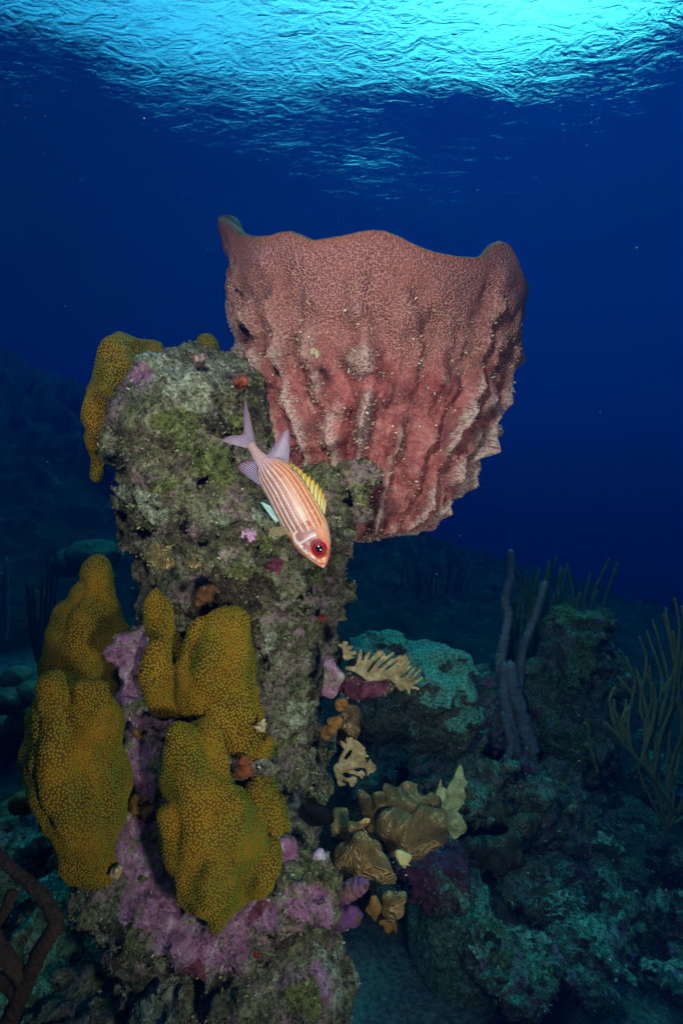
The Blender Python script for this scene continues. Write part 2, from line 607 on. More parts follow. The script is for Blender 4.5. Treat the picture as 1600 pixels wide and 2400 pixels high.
def plankton():
    rng = np.random.RandomState(8)
    n = 900
    Y = 0.45 + 3.2 * rng.rand(n) ** 1.3
    px = rng.uniform(-60, 1660, n); py = rng.uniform(100, 2400, n)
    c = np.stack([(px - 800) / F * Y, Y, CZ - (py - 1200) / F * Y], 1)
    r = (0.0003 + 0.0006 * rng.rand(n) ** 3) * (0.6 + 0.4 * Y)
    o = np.array([[1, 0, 0], [-1, 0, 0], [0, 1, 0], [0, -1, 0], [0, 0, 1], [0, 0, -1.0]])
    st = 0.7 + 0.8 * rng.rand(n, 1, 3)
    V = (c[:, None] + o[None] * r[:, None, None] * st).reshape(-1, 3)
    t = np.array([[0, 2, 4], [2, 1, 4], [1, 3, 4], [3, 0, 4], [2, 0, 5], [1, 2, 5], [3, 1, 5], [0, 3, 5]])
    T = (t[None] + (np.arange(n) * 6)[:, None, None]).reshape(-1, 3)
    m = Mat("plankton_specks", 0.6, 0.3)
    o = build("plankton", Geo().add(V, T=T), m.out((0.25, 0.27, 0.27)))
    tag(o, "fine pale specks drifting in the water", kind='stuff')
plankton()

# ------------------------------------------------------------------ materials of the reef
def mat_rock(name="encrusted_rock", tone=0.95, pale=((0.12, 0.11, 0.07), (0.38, 0.37, 0.28), (0.66, 0.63, 0.52))):
    """Dead reef rock under turf algae, sponges and coralline crusts; the point values pink / moss / dark / pale lay out its patches."""
    m = Mat(name, 0.85, 0.25)
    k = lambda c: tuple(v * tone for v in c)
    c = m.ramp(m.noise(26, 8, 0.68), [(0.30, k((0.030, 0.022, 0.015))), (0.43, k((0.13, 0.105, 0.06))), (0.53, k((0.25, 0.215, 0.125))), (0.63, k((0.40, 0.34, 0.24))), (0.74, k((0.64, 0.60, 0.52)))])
    c = m.mix(m.ramp(m.noise(9, 6, 0.6, 0.4), [(0.54, 0.0), (0.64, 0.6)]), c, k((0.20, 0.19, 0.045)))          # yellow-green turf
    c = m.mix(m.ramp(m.noise(13, 6, 0.65, 0.8), [(0.55, 0.0), (0.64, 0.8)]), c, k((0.10, 0.045, 0.035)))         # maroon crust
    c = m.mix(m.ramp(m.noise(17.5, 6, 0.62, 0.5), [(0.52, 0.0), (0.59, 0.75)]), c, k((0.36, 0.20, 0.24)))        # thin pink crust
    edge = m.noise(38, 5, 0.65)
    def patch(c, att, col, sharp=0.12):
        f = m.math('ADD', m.attr(att), m.math('MULTIPLY', m.math('SUBTRACT', edge, 0.5), 1.1))
        f = m.ramp(f, [(0.5 - sharp / 2, 0.0), (0.5 + sharp / 2, 1.0)])
        return m.mix(f, c, col)
    c = patch(c, 'moss', m.ramp(m.noise(60, 4, 0.7), [(0.35, (0.06, 0.065, 0.012)), (0.6, (0.22, 0.22, 0.06)), (0.72, (0.5, 0.5, 0.3))]))
    c = patch(c, 'dark', m.ramp(m.noise(50, 4, 0.7), [(0.35, (0.010, 0.006, 0.005)), (0.58, (0.075, 0.04, 0.02)), (0.72, (0.26, 0.2, 0.12))]))
    c = patch(c, 'pale', m.ramp(m.noise(70, 5, 0.75), [(0.32, pale[0]), (0.5, pale[1]), (0.68, pale[2])]))
    c = m.mix(m.ramp(m.noise(110, 4, 0.75), [(0.36, 0.95), (0.55, 0.0)]), c, (0.12, 0.10, 0.08), 'MULTIPLY')       # pits
    c = m.mix(m.ramp(m.noise(190, 2, 0.6), [(0.64, 0.0), (0.72, 0.6)]), c, (0.55, 0.52, 0.42))                    # white grains
    c = patch(c, 'pink', m.ramp(m.noise(48, 6, 0.7), [(0.30, (0.13, 0.04, 0.08)), (0.44, (0.32, 0.115, 0.22)), (0.56, (0.44, 0.19, 0.33)), (0.70, (0.66, 0.48, 0.54))]))
    c = m.mix(m.math('MULTIPLY', m.attr('pink'), m.ramp(m.noise(21, 6, .68, .6), [(.52, 0.0), (.60, .9)])), c, m.ramp(m.noise(70, 4, .7), [(.35, (.10, .09, .04)), (.6, (.30, .29, .17)), (.72, (.6, .58, .48))]))      # turf and sand lying on the crust
    c = m.mix(m.ramp(m.noise(130, 4, 0.75), [(0.34, 0.8), (0.48, 0.0)]), c, (0.25, 0.16, 0.18), 'MULTIPLY')
    c = patch(c, 'wine', m.ramp(m.noise(40, 5, 0.7), [(0.35, (0.06, 0.008, 0.02)), (0.6, (0.24, 0.05, 0.10))]))
    h = m.math('ADD', m.noise(45, 6, 0.7), m.math('MULTIPLY', m.noise(170, 4, 0.7), 0.35))
    return m.out(c, m.bump(h, 0.024, 1.0))

def mat_fleck():
    m = Mat("turf_flecks", 0.8, 0.2)
    c = m.ramp(m.attr('fv'), [(0.0, (0.03, 0.022, 0.012)), (0.3, (0.13, 0.11, 0.05)), (0.55, (0.10, 0.105, 0.03)), (0.86, (0.20, 0.18, 0.11)), (1.0, (0.40, 0.37, 0.29))])
    return m.out(c)

def mat_coral():
    """Tissue between the polyps (first) and the polyp cups (second) of the star corals."""
    m = Mat("coral_tissue", 0.8, 0.12)
    c = m.ramp(m.noise(16, 5, 0.6), [(0.32, (0.06, 0.023, 0.002)), (0.5, (0.125, 0.044, 0.002)), (0.66, (0.25, 0.070, 0.002))])
    c = m.mix(m.ramp(m.noise(7, 3), [(0.45, 0.0), (0.62, 0.6)]), c, (0.07, 0.045, 0.007))
    a = m.out(c, m.bump(m.noise(240, 3), 0.004, 0.6))
    p = Mat("coral_polyp", 0.75, 0.15)
    g = p.attr('grn')
    inner = p.mix(g, (0.195, 0.142, 0.003), (0.095, 0.145, 0.006))
    outer = p.mix(g, (0.11, 0.052, 0.005), (0.018, 0.042, 0.006))
    c = p.mix(p.ramp(p.attr('pc'), [(0.1, 0.0), (0.62, 1.0)]), outer, inner)
    c = p.mix(p.ramp(p.attr('pc'), [(0.88, 0.0), (1.0, 0.55)]), c, (0.20, 0.20, 0.02))
    c = p.mix(p.ramp(p.noise(11, 4), [(0.45, 0.0), (0.68, 0.45)]), c, (0.45, 0.20, 0.01))
    b = p.out(c)
    return [a, b]

ROCK = mat_rock()
FLECK = mat_fleck()
CORAL = mat_coral()

def patches(V, seeds, warp=0.03, seed=0):
    """Smooth 0..1 value that is high inside any of the balls (px, py, Y, radius in px)."""
    out = np.zeros(len(V))
    w = V + warp * np.stack([noise(V, 14, seed + k) for k in range(3)], 1)
    for px, py, Y, r in seeds:
        c = P(px, py, Y); R = r / F * Y
        q = (w - c) * [1, 0.55, 1]
        out = np.maximum(out, np.clip(1.35 - np.sqrt((q * q).sum(1)) / R, 0, 1))
    return out

def rock_mesh(name, f, lo, hi, h, detail, seeds, mats, base, label, cat, fleck=0.0, fsize=0.008, group=None, band=0.07, seed=0, parent=None, extra=None):
    V, Q = surf_net(f, lo, hi, h, detail, band)
    N = vnormals(V, Q)
    V = V + N * (0.0035 * fbm(V, 55, 3, seed + 40) + 0.002 * noise(V, 160, seed + 50))[:, None]
    at = {k: patches(V, seeds.get(k, []), seed=seed) for k in ('pink', 'moss', 'dark', 'pale', 'wine')}
    if extra is not None:
        for k, a in extra(V, N).items():
            at[k] = np.clip(at[k] + a, 0, 1)
    g = Geo().add(V, Q, **at)
    if fleck:
        rng = np.random.RandomState(seed + 5)
        p, fi, n = scatter(V, Q, fleck, rng, 2)
        dens = fbm(p, 9, 3, seed + 60) > -0.25
        p, n = p[dens], n[dens]
        fv, fq, fa = flecks(p, n, fsize, rng)
        g.add(fv, fq, mat=1, fv=fa)
    o = build(name, g, mats, parent, base)
    if label:
        tag(o, label, cat, group)
    return o

# ------------------------------------------------------------------ the rock pillar
PY = np.array([785, 800, 830, 880, 950, 1050, 1150, 1250, 1350, 1450, 1550, 1650, 1750, 1850, 1950, 2050, 2150, 2250, 2350, 2750.])
PL = np.array([400, 330, 285, 262, 250, 240, 242, 258, 272, 290, 318, 340, 345, 300, 200, 165, 185, 240, 300, 260.])
PR = np.array([500, 540, 570, 596, 606, 640, 700, 775, 790, 790, 778, 768, 768, 765, 740, 730, 700, 690, 700, 760.])
def pillar_sdf(p):
    Y0 = 1.03
    py = 1200 - (p[:, 2] - CZ) / Y0 * F
    l = (np.interp(py, PY, PL) - 800) / F * Y0
    r = (np.interp(py, PY, PR) - 800) / F * Y0
    cx = (l + r) / 2; rx = (r - l) / 2
    cy = np.interp(py, [780, 1000, 1300, 1700, 1950, 2150, 2700], [1.19, 1.15, 1.17, 1.23, 1.18, 1.20, 1.22])
    ry = np.interp(py, [780, 850, 1000, 1300, 1700, 1950, 2150, 2700], [0.09, 0.16, 0.22, 0.21, 0.19, 0.22, 0.24, 0.30])
    a = np.abs((p[:, 0] - cx) / rx); b = np.abs((p[:, 1] - cy) / ry)
    k = (a ** 2.3 + b ** 2.3) ** (1 / 2.3)
    d = (k - 1) * np.minimum(rx, ry)
    top = (p[:, 2] - P(0, 800, Y0)[2])
    d = np.maximum(d, top)
    # the bracket of dead rock that carries the sponge
    d = smin(d, d_cone(p, P(700, 1225, 1.08), 0.085, P(818, 1168, 1.0), 0.050), 0.04)
    d = smin(d, d_cone(p, P(790, 1140, 1.02), 0.035, P(852, 1120, .985), 0.030), 0.03)
    # overhang below it and right hand knobs down the column
    d = smin(d, d_cone(p, P(745, 1260, 1.10), 0.06, P(770, 1380, 1.14), 0.05), 0.04)
    # ledge of coralline rock on which the star corals stand
    d = smin(d, d_cone(p, P(300, 2050, 0.91), 0.070, P(480, 2180, 0.875), 0.050), 0.04)
    d = smin(d, d_cone(p, P(480, 2185, 0.875), 0.048, P(700, 2075, 0.90), 0.052), 0.03)
    d = smin(d, d_cone(p, P(700, 2060, 0.90), 0.052, P(742, 2055, 0.90), 0.036), 0.02)
    # ridges of dead rock between the corals
    d = smin(d, d_cone(p, P(296, 1550, 0.965), 0.012, P(325, 1760, 0.95), 0.030), 0.02)
    d = smin(d, d_cone(p, P(325, 1760, 0.95), 0.03, P(320, 2010, 0.92), 0.055), 0.04)
    d = smin(d, d_cone(p, P(350, 1690, 0.99), 0.03, P(420, 1690, 0.97), 0.03), 0.03)
    d = smin(d, d_cone(p, P(530, 1780, 0.94), 0.026, P(590, 1800, 0.945), 0.022), 0.02)
    return d
def pillar_detail(p):
    return 0.034 * fbm(p, 6.5, 3, 2) + 0.019 * fbm(p, 17, 4, 9, .6) - 0.022 * np.maximum(ridged(p, 8, 2, 31) - 0.42, 0) * 2 + 0.075 * np.maximum(noise(p, 12, 55) - 0.34, 0) + 0.05 * np.maximum(noise(p, 24, 56) - 0.34, 0)
PINK = [(325, 885, .97, 40), (292, 1535, .95, 60), (292, 1500, .97, 50), (310, 1570, .94, 50), (300, 1600, .94, 46), (300, 1680, .94, 48), (345, 1760, .94, 44), (335, 1830, .93, 50), (300, 1950, .9, 70), (330, 2000, .89, 60), (330, 2080, .89, 55), (260, 1640, .95, 20), (375, 1690, .96, 55), (420, 1672, .95, 40),
        (400, 2130, .85, 70), (470, 2190, .83, 70), (540, 2180, .83, 60), (620, 2120, .85, 60), (700, 2100, .85, 50), (560, 1785, .91, 38), (660, 2100, .89, 60), (735, 2090, .9, 45), (620, 2150, .88, 50), (560, 2200, .87, 50), (335, 1530, 1.0, 22), (720, 1610, 1.0, 25), (590, 2235, .87, 40), (350, 990, .95, 18), (600, 1640, 1.0, 20), (430, 1420, 1.0, 18), (265, 1230, 1.1, 22), (770, 1600, 1.02, 30),
        (820, 1200, .97, 20)]
MOSS = [(430, 1000, .95, 60), (560, 920, .98, 34), (560, 985, .98, 34), (480, 1080, .93, 70), (620, 1260, .92, 50), (560, 1320, .95, 40), (860, 1155, .95, 32), (700, 2050, .88, 50), (335, 2060, .87, 34), (440, 2160, .87, 26), (250, 1150, 1.05, 30), (395, 1130, .92, 40), (690, 1760, 1.0, 40)]
DARK = [(490, 1390, .98, 50), (480, 1420, .98, 50), (430, 1440, 1.0, 30), (540, 1170, .9, 34), (640, 1080, .95, 40), (560, 895, .98, 24), (520, 990, .95, 40), (340, 1620, 1.0, 26), (345, 1700, 1.0, 26), (590, 1440, 1.0, 40), (610, 1380, 1.0, 40), (320, 2150, .87, 60), (420, 2230, .86, 50), (530, 2260, .87, 40), (560, 1800, .91, 18), (765, 1200, .96, 30), (760, 1650, 1.05, 40), (340, 1780, .94, 20)]
PALE = [(350, 860, .97, 60), (420, 870, .95, 70), (480, 850, .97, 60), (460, 940, .95, 50), (330, 1300, .95, 40), (640, 1200, .95, 40), (330, 1180, .93, 50), (700, 1700, 1.0, 40), (690, 1560, 1.0, 30), (620, 1560, 1.0, 26), (240, 2050, .92, 50), (280, 2180, .88, 60), (200, 2130, .95, 40), (400, 2060, .88, 22), (500, 1230, .9, 40), (640, 1500, 1.0, 24)]
WINE = [(460, 850, .97, 18), (560, 2130, .88, 40), (610, 2100, .88, 36), (480, 2230, .86, 50), (600, 2225, .87, 24), (755, 1450, 1.03, 16), (330, 1560, 1.0, 24), (640, 1330, .98, 26), (330, 1690, .98, 16)]
def pillar_extra(V, N):
    up = fbm(V, 7, 3, 77)
    return {'dark': np.clip(0.75 * fbm(V, 9, 3, 79) - 0.02, 0, 0.7), 'pale': np.clip(up * 0.9 - 0.1, 0, 0.62), 'moss': np.clip(fbm(V, 8, 3, 91) - 0.45, 0, 0.5), 'pink': np.clip(.9 * fbm(V, 13, 3, 95) - .22, 0, .55)}
pillar = rock_mesh("reef_rock", pillar_sdf, P(130, 2900, 1.1) * [1, 0, 1] + [0, 0.72, 0], P(930, 740, 1.12) * [1, 0, 1] + [0, 1.5, 0], 0.0062,
                   pillar_detail, dict(pink=PINK, moss=MOSS, dark=DARK, pale=PALE, wine=WINE), [ROCK, FLECK], (-0.3, 1.1, -0.2),
                   "tall pillar of dead rock under olive turf and pink crusts, carrying the red barrel sponge", "reef rock", fleck=0.0075, fsize=0.0048, extra=pillar_extra)

# ------------------------------------------------------------------ star corals
def star_coral(chains, label, spacing=0.0078, seed=0, h=0.006, k=0.010, green=0.0, bumps=0.017, crease=0.010, mats=None, group="star coral colonies on the rock pillar", name="star_coral"):
    ch = [[(P(x, y, Y), r / F * Y) for x, y, Y, r in c] for c in chains]
    pts = np.array([p for c in ch for p, r in c]); rr = max(r for c in ch for p, r in c)
    def f(p):
        d = None
        for c in ch:
            e = None
            segs = list(zip(c[:-1], c[1:])) if len(c) > 1 else [(c[0], c[0])]
            for (a, ra), (b, rb) in segs:
                q = d_cone(p, a, ra, b, rb)
                e = q if e is None else np.minimum(e, q)
            d = e if d is None else smin(d, e, k)
        return d
    def det(p):
        cr = np.maximum(1 - np.abs(noise(p * np.float32([1, 1, .42]), 9.5, seed + 21)) * 4.5, 0) ** 2
        return crease * cr - bumps * noise(p * np.float32([1, 1, .5]), 17, seed) - bumps * 0.55 * noise(p, 27, seed + 7) - bumps * 0.35 * np.maximum(noise(p, 34, seed + 9), 0)
    V, Q = surf_net(f, pts.min(0) - rr - 0.03, pts.max(0) + rr + 0.03, h, det, 0.04)
    N = vnormals(V, Q)
    rng = np.random.RandomState(seed)
    spacing = spacing * .80
    p, fi, n = scatter(V, Q, spacing, rng, 7, .26)
    n = N[Q[fi]].mean(1); n /= np.linalg.norm(n, axis=1, keepdims=True)
    size = spacing * (0.43 + 0.07 * rng.rand(len(p)) + 0.10 * np.clip(noise(p, 9.0, 4) * 1.3, -1, 1))
    dv, dq, dt, da = domes(p, n, size, size * 0.5, rng)
    side = np.clip(green + 1.1 * np.abs(n[:, 0]) ** 1.5 - 0.15 + 0.8 * noise(p, 9, seed + 5), 0, 1)
    g = Geo().add(V, Q).add(dv, dq, dt, mat=1, pc=da, grn=np.repeat(side, 22))
    base = pts[pts[:, 2].argmin()].copy()
    o = build(name, g, mats or CORAL, None, base)
    return tag(o, label, "coral", group)

star_coral([[(222, 1332, 1.11, 34), (214, 1400, 1.11, 52), (208, 1460, 1.10, 78), (210, 1530, 1.09, 90), (225, 1600, 1.08, 84), (268, 1680, 1.08, 44)],
            [(150, 1480, 1.10, 36), (142, 1570, 1.09, 44)], [(262, 1470, 1.09, 28), (280, 1540, 1.09, 24)]], "tall orange star coral lobe with a narrow rounded top at the edge of the pillar", seed=11, spacing=0.006, bumps=.013)
star_coral([[(126, 1604, .85, 40), (150, 1690, .86, 70)], [(150, 1612, .86, 34), (205, 1634, .855, 36)], [(214, 1628, .85, 46), (206, 1700, .86, 74)],
            [(168, 1690, .88, 82), (178, 1760, .87, 104), (196, 1830, .87, 104), (206, 1900, .87, 88), (216, 1980, .87, 66), (240, 2050, .87, 46), (258, 2098, .87, 26)],
            [(80, 1682, .90, 28), (90, 1770, .90, 36), (118, 1850, .9, 36)], [(150, 1850, .855, 42), (150, 1900, .865, 36)]],
           "largest star coral column, its two humped shoulders standing in front of the narrow orange lobe", seed=12, spacing=0.0054, bumps=.013)
star_coral([[(378, 1416, 1.01, 40), (384, 1480, 1.01, 44), (376, 1545, 1.0, 42)]], "small green finger of star coral standing upright on the pillar", seed=13, green=0.55, bumps=0.006, crease=0, spacing=0.0066)
star_coral([[(374, 1530, .945, 30), (370, 1590, .945, 42), (386, 1650, .95, 34)], [(538, 1466, .95, 42), (524, 1530, .945, 72), (520, 1600, .945, 80), (548, 1670, .945, 66), (566, 1725, .945, 46), (596, 1752, .945, 38)],
            [(470, 1500, .955, 44), (456, 1580, .955, 58), (440, 1630, .96, 50)]],
           "broad orange star coral with a tall hump and a shorter finger beside it", seed=14, spacing=0.0064, bumps=0.012)
star_coral([[(438, 1738, .86, 46), (438, 1800, .85, 64), (440, 1880, .84, 74), (452, 1960, .83, 80), (492, 2040, .83, 88), (522, 2100, .835, 52)],
            [(546, 1880, .86, 38), (562, 1950, .85, 62), (594, 2020, .86, 64), (562, 2080, .85, 52)], [(470, 1820, .85, 50), (520, 1900, .84, 60), (540, 1990, .835, 70)], [(480, 1722, .88, 32), (492, 1800, .87, 38)]],
           "lowest and nearest star coral, a big greenish mound hanging over the pink ledge", seed=15, green=0.42, spacing=0.0053, bumps=0.013)
star_coral([[(606, 1850, .93, 40), (634, 1900, .94, 44), (640, 1962, .93, 40)], [(600, 1800, .95, 22), (645, 1850, .95, 22)]],
           "small ragged star coral patch tucked behind the greenish mound", seed=16, green=0.25, spacing=0.0062)
star_coral([[(285, 818, 1.1, 28), (264, 880, 1.05, 50), (258, 940, 1.04, 50), (250, 1005, 1.06, 38), (236, 1060, 1.1, 18), (232, 1110, 1.12, 10)],
            [(290, 812, 1.13, 26), (348, 812, 1.12, 28), (372, 830, 1.08, 22), (400, 836, 1.06, 12)]],
           "star coral crust capping the top corner of the pillar", seed=17, spacing=0.0064, green=0.2)
star_coral([[(485, 812, 1.16, 27), (490, 850, 1.16, 30)]], "small round star coral knob behind the pillar top", seed=18, spacing=0.007, crease=0, bumps=0.003, green=0.2)

# ------------------------------------------------------------------ the barrel sponge
def barrel_sponge():
    Y0 = 1.22
    py = np.array([500, 560, 600, 660, 720, 780, 840, 900, 960, 1020, 1080, 1140, 1200, 1240, 1262.])
    L = np.array([512, 518, 522, 522, 528, 545, 565, 588, 612, 636, 662, 682, 700, 722, 742.])
    R = np.array([1180, 1198, 1210, 1236, 1232, 1222, 1210, 1196, 1176, 1150, 1120, 1086, 1048, 1000, 950.])
    # rim height in px against azimuth (0 = towards the right, 90 = towards the camera, 180 = left)
    az = np.radians([0, 160, 180, 190, 205, 240, 300, 345, 360])
    rp = np.array([668, 540, 506, 512, 580, 640, 660, 672, 668.])
    nt, nv = 1000, 430
    # more columns towards the camera
    u = np.linspace(0, 1, nt, endpoint=False)
    th = 2 * np.pi * u
    v = np.linspace(0, 1, nv)
    T, Vv = np.meshgrid(th, v, indexing='ij')
    k = 30.0
    # front half of the rim: its height is read off at the pixel column where that azimuth shows
    fx = np.array([500, 512, 520, 535, 560, 590, 615, 640, 665, 690, 720, 760, 800, 835, 865, 900, 930, 965, 1000, 1050, 1100, 1120, 1138, 1158, 1178, 1195, 1212, 1235, 1300.])
    fy = np.array([505, 506, 520, 545, 552, 549, 540, 537, 546, 557, 552, 545, 536, 531, 533, 545, 560, 574, 584, 593, 598, 590, 568, 561, 568, 592, 625, 668, 680.])
    tx = 877 + np.cos(T.ravel()) * 352 / (1 - np.maximum(np.sin(T.ravel()), 0) * 0.235)
    rim = np.where(np.sin(T.ravel()) > 0, np.interp(tx, fx, fy), np.interp(T.ravel(), az, rp))
    bot = 1268.0
    # the rim is given as it shows at its own depth; lower down the outline is that of the middle depth
    Yd = Y0 - np.sin(T.ravel()) * 0.29
    rz = (rim - 1200) * Yd / Y0 + 1200
    pyy = rz + (bot - rz) * Vv.ravel() ** 1.02
    lx = (np.interp(pyy, py, L) + np.interp(pyy, [560, 650, 850, 1000], [0, 22, 22, 0]) - 800) / F * Y0; rx_ = (np.interp(pyy, py, R) - np.interp(pyy, [600, 780, 1000, 1120, 1200, 1250], [6, 8, 16, 24, 14, 0]) - 800) / F * Y0
    cx = (lx + rx_) / 2; r = (rx_ - lx) / 2
    ry = r * 0.80
    shut = np.sqrt(np.clip((1.0 - Vv.ravel()) / 0.05, 0.0004, 1))          # the wall closes to a point underneath
    r = r * shut; ry = ry * shut
    tt = T.ravel()
    x = cx + r * np.cos(tt); y = Y0 - ry * np.sin(tt); z = CZ - (pyy - 1200) / F * Y0
    V = np.stack([x, y, z], 1)
    # outward direction
    n = np.stack([np.cos(tt) / np.maximum(r, .02), -np.sin(tt) / np.maximum(ry, .02), 0 * tt], 1)
    n[:, 2] = -0.9 * Vv.ravel() ** 2 / 0.3
    n /= np.linalg.norm(n, axis=1, keepdims=True)
    d = Vv.ravel()
    # meridian folds, wandering and broken
    warp = 0.55 * noise(V, 4.5, 3) + 0.22 * noise(V, 11, 4)
    ang = tt * 1.0 + warp * 0.30
    rid = 0
    def fold(freq, ph, sharp):
        s = 0.5 + 0.5 * np.cos(ang * freq + ph + 2.2 * noise(V * [1, 1, 0.45], 4.5, int(freq)))
        return s ** sharp
    rid = 0.85 * fold(21, 0.6, 1.2) + 0.35 * fold(34, 2.0, 1.6)
    rid = rid * (0.55 + 0.6 * (0.5 + noise(V * [1, 1, .6], 6.5, 8))) * (0.45 + 1.05 * np.clip(0.5 + 0.9 * noise(V, 17, 41), 0, 1))
    amp = sstep(d, 0.05, 0.36) * 0.036 * sstep(d, 1.0, 0.93) + 0.004 * sstep(d, 0, 0.1)
    lump = 0.5 + 0.5 * noise(V, 30, 12)
    disp = amp * (rid - 0.58) + amp * 0.55 * (lump - .5) * (0.4 + rid) + 0.012 * fbm(V, 8, 2, 5) * sstep(d, 0.0, 0.2) + 0.0022 * noise(V, 110, 14) * sstep(d, 0.1, 0.4)
    # rough ragged edge lower down
    disp += 0.004 * fbm(V, 60, 2, 15) * sstep(d, 0.25, 0.6)
    disp += 0.007 * fbm(V, 20, 2, 71) * sstep(d, 0.03, 0.14)
    disp = np.maximum(disp, -0.022)
    V = V + n * disp[:, None]
    crest = np.clip(rid * 1.05 * sstep(d, 0.03, 0.30) - 0.10, 0, 1.2)
    # pitch of the pits in metres for the honeycomb: a surface map in metres
    uvu = tt * 0.36; uvv = d * 0.80
    UV = [np.stack([uvu, uvv], 1)]
    g = Geo()
    i = np.arange(nt)[:, None] * nv; i2 = ((np.arange(nt) + 1) % nt)[:, None] * nv; j = np.arange(nv - 1)[None]
    Q = np.stack([i + j, i + j + 1, i2 + j + 1, i2 + j], -1).reshape(-1, 4)
    g.add(V, Q, crest=crest, down=d, inner=0.0)
    Vo = V.reshape(nt, nv, 3)
    # rim lip and the inside of the cup
    ni = 60
    w = np.linspace(0, 1, ni)
    top = Vo[:, 0]; c = np.array([cx[0], Y0, 0])
    inv = []
    for a in range(ni):
        t = w[a]
        depth = np.interp(t, [0, .04, .08, .5, 1], [0, -0.006, 0.0, 0.26, 0.40])
        shr = np.interp(t, [0, .04, .10, .5, 1], [1.0, .975, .90, .68, 0.05])
        q = top.copy()
        q[:, 0] = c[0] + (top[:, 0] - c[0]) * shr; q[:, 1] = c[1] + (top[:, 1] - c[1]) * shr
        q[:, 2] = top[:, 2] - depth - (0 if t < .1 else (top[:, 2] - top[:, 2].mean()) * (t - .1) / .9)
        inv.append(q)
    Vi = np.stack(inv, 1).reshape(-1, 3)
    Vi = Vi + np.repeat(np.zeros(nt), ni)[:, None]
    i = np.arange(nt)[:, None] * ni; i2 = ((np.arange(nt) + 1) % nt)[:, None] * ni; j = np.arange(ni - 1)[None]
    Qi = np.stack([i + j, i2 + j, i2 + j + 1, i + j + 1], -1).reshape(-1, 4)
    g.add(Vi, Qi, mat=2, crest=0.0, down=0.0, inner=1.0)
    UV.append(np.stack([np.repeat(th, ni) * 0.36, -np.tile(w, nt) * 0.4], 1))
    # specks of polyps and detritus on the skin
    rng = np.random.RandomState(3)
    p, fi, nn = scatter(V, Q, 0.0056, rng, 2)
    dd = d[Q[fi, 0]]
    keep = (rng.rand(len(p)) < sstep(dd, 0.08, 0.35) * 0.75) & (fbm(p, 14, 2, 33) > -0.35)
    nn = nn * np.sign((nn * n[Q[fi, 0]]).sum(1))[:, None]
    fv, fq, fa = flecks(p[keep], nn[keep], 0.0042, rng, 1.0)
    g.add(fv, fq, mat=1, fv=fa)
    UV.append(np.zeros((len(fv), 2)))
    m = Mat("sponge_skin", 0.75, 0.25)
    uv = m.node('ShaderNodeUVMap').outputs[0]
    pit = m.vor(165, 'F1', 0.75, uv, dims='2D')
    pite = m.vor(165, 'DISTANCE_TO_EDGE', 0.75, uv, dims='2D')
    down = m.attr('down'); crest = m.attr('crest')
    upper = m.ramp(down, [(0.22, 1.0), (0.50, 0.0)])
    red = m.ramp(m.noise(20, 6, 0.65), [(0.30, (0.13, 0.020, 0.020)), (0.46, (0.29, 0.062, 0.066)), (0.60, (0.42, 0.115, 0.118)), (0.74, (0.55, 0.22, 0.215))])
    dk = m.mix(m.ramp(m.noise(11, 5, 0.6), [(0.46, 0.0), (0.64, 0.65)]), red, (0.09, 0.03, 0.034))
    honey = m.ramp(pit, [(0.08, (0.13, 0.024, 0.032)), (0.32, (0.31, 0.088, 0.096)), (0.58, (0.47, 0.225, 0.20))])
    honey = m.mix(m.ramp(m.noise(9, 4), [(0.4, 0.0), (0.65, 0.55)]), honey, (0.33, 0.10, 0.08))
    cr = m.ramp(m.math('ADD', crest, m.math('MULTIPLY', m.math('SUBTRACT', m.noise(55, 4, 0.7), 0.5), 0.9)), [(0.47, 0.0), (0.95, 0.78)])
    crc = m.ramp(m.math('ADD', pit, m.math('MULTIPLY', m.math('SUBTRACT', m.noise(70, 3), 0.5), 0.8)), [(0.15, (0.54, 0.40, 0.36)), (0.45, (0.42, 0.23, 0.24)), (0.7, (0.24, 0.09, 0.10))])
    c = m.mix(cr, dk, crc)
    c = m.mix(m.math('MULTIPLY', m.ramp(m.math('ADD', upper, m.math('MULTIPLY', m.math('SUBTRACT', m.noise(13, 5, .6), .5), 1.5)), [(.25, 0.0), (.75, 1.0)]), 0.80), c, honey)
    c = m.mix(m.ramp(down, [(0.0, 0.7), (0.035, 0.0)]), c, (0.32, 0.085, 0.045))
    c = m.mix(m.ramp(m.noise(120, 3, 0.7), [(0.33, 0.55), (0.48, 0.0)]), c, (0.3, 0.2, 0.2), 'MULTIPLY')
    spot = m.node('ShaderNodeVectorMath', operation='DISTANCE')
    tc = m.node('ShaderNodeTexCoord')
    m.put(spot.inputs[0], tc.outputs['Object']); 
    hh = m.math('ADD', m.math('MULTIPLY', pit, m.math('MULTIPLY_ADD' if False else 'MULTIPLY', m.math('ADD', upper, 0.35), 0.8)), m.math('MULTIPLY', m.noise(130, 4, 0.7), 0.55))
    skin = m.out(c, m.bump(hh, 0.0042, 1.0))
    f = Mat("sponge_specks", 0.8, 0.2)
    fl = f.out(f.ramp(f.attr('fv'), [(0.0, (0.12, 0.05, 0.04)), (0.4, (0.30, 0.17, 0.13)), (0.8, (0.42, 0.32, 0.24)), (1.0, (0.62, 0.54, 0.42))]))
    inn = Mat("sponge_inside", 0.85, 0.2)
    il = inn.out(inn.ramp(inn.noise(26, 5), [(0.35, (0.06, 0.045, 0.025)), (0.65, (0.14, 0.075, 0.045))]), inn.bump(inn.noise(60, 4), 0.01))
    base = np.array([cx[nv // 2], Y0, V[:, 2].min()])
    o = build("barrel_sponge", g, [skin, fl, il], None, base, uv=np.concatenate(UV))
    tag(o, "big wine red barrel sponge with a wavy rim and vertical folds", "barrel sponge")
    # pale scar on the skin
    return o
barrel_sponge()

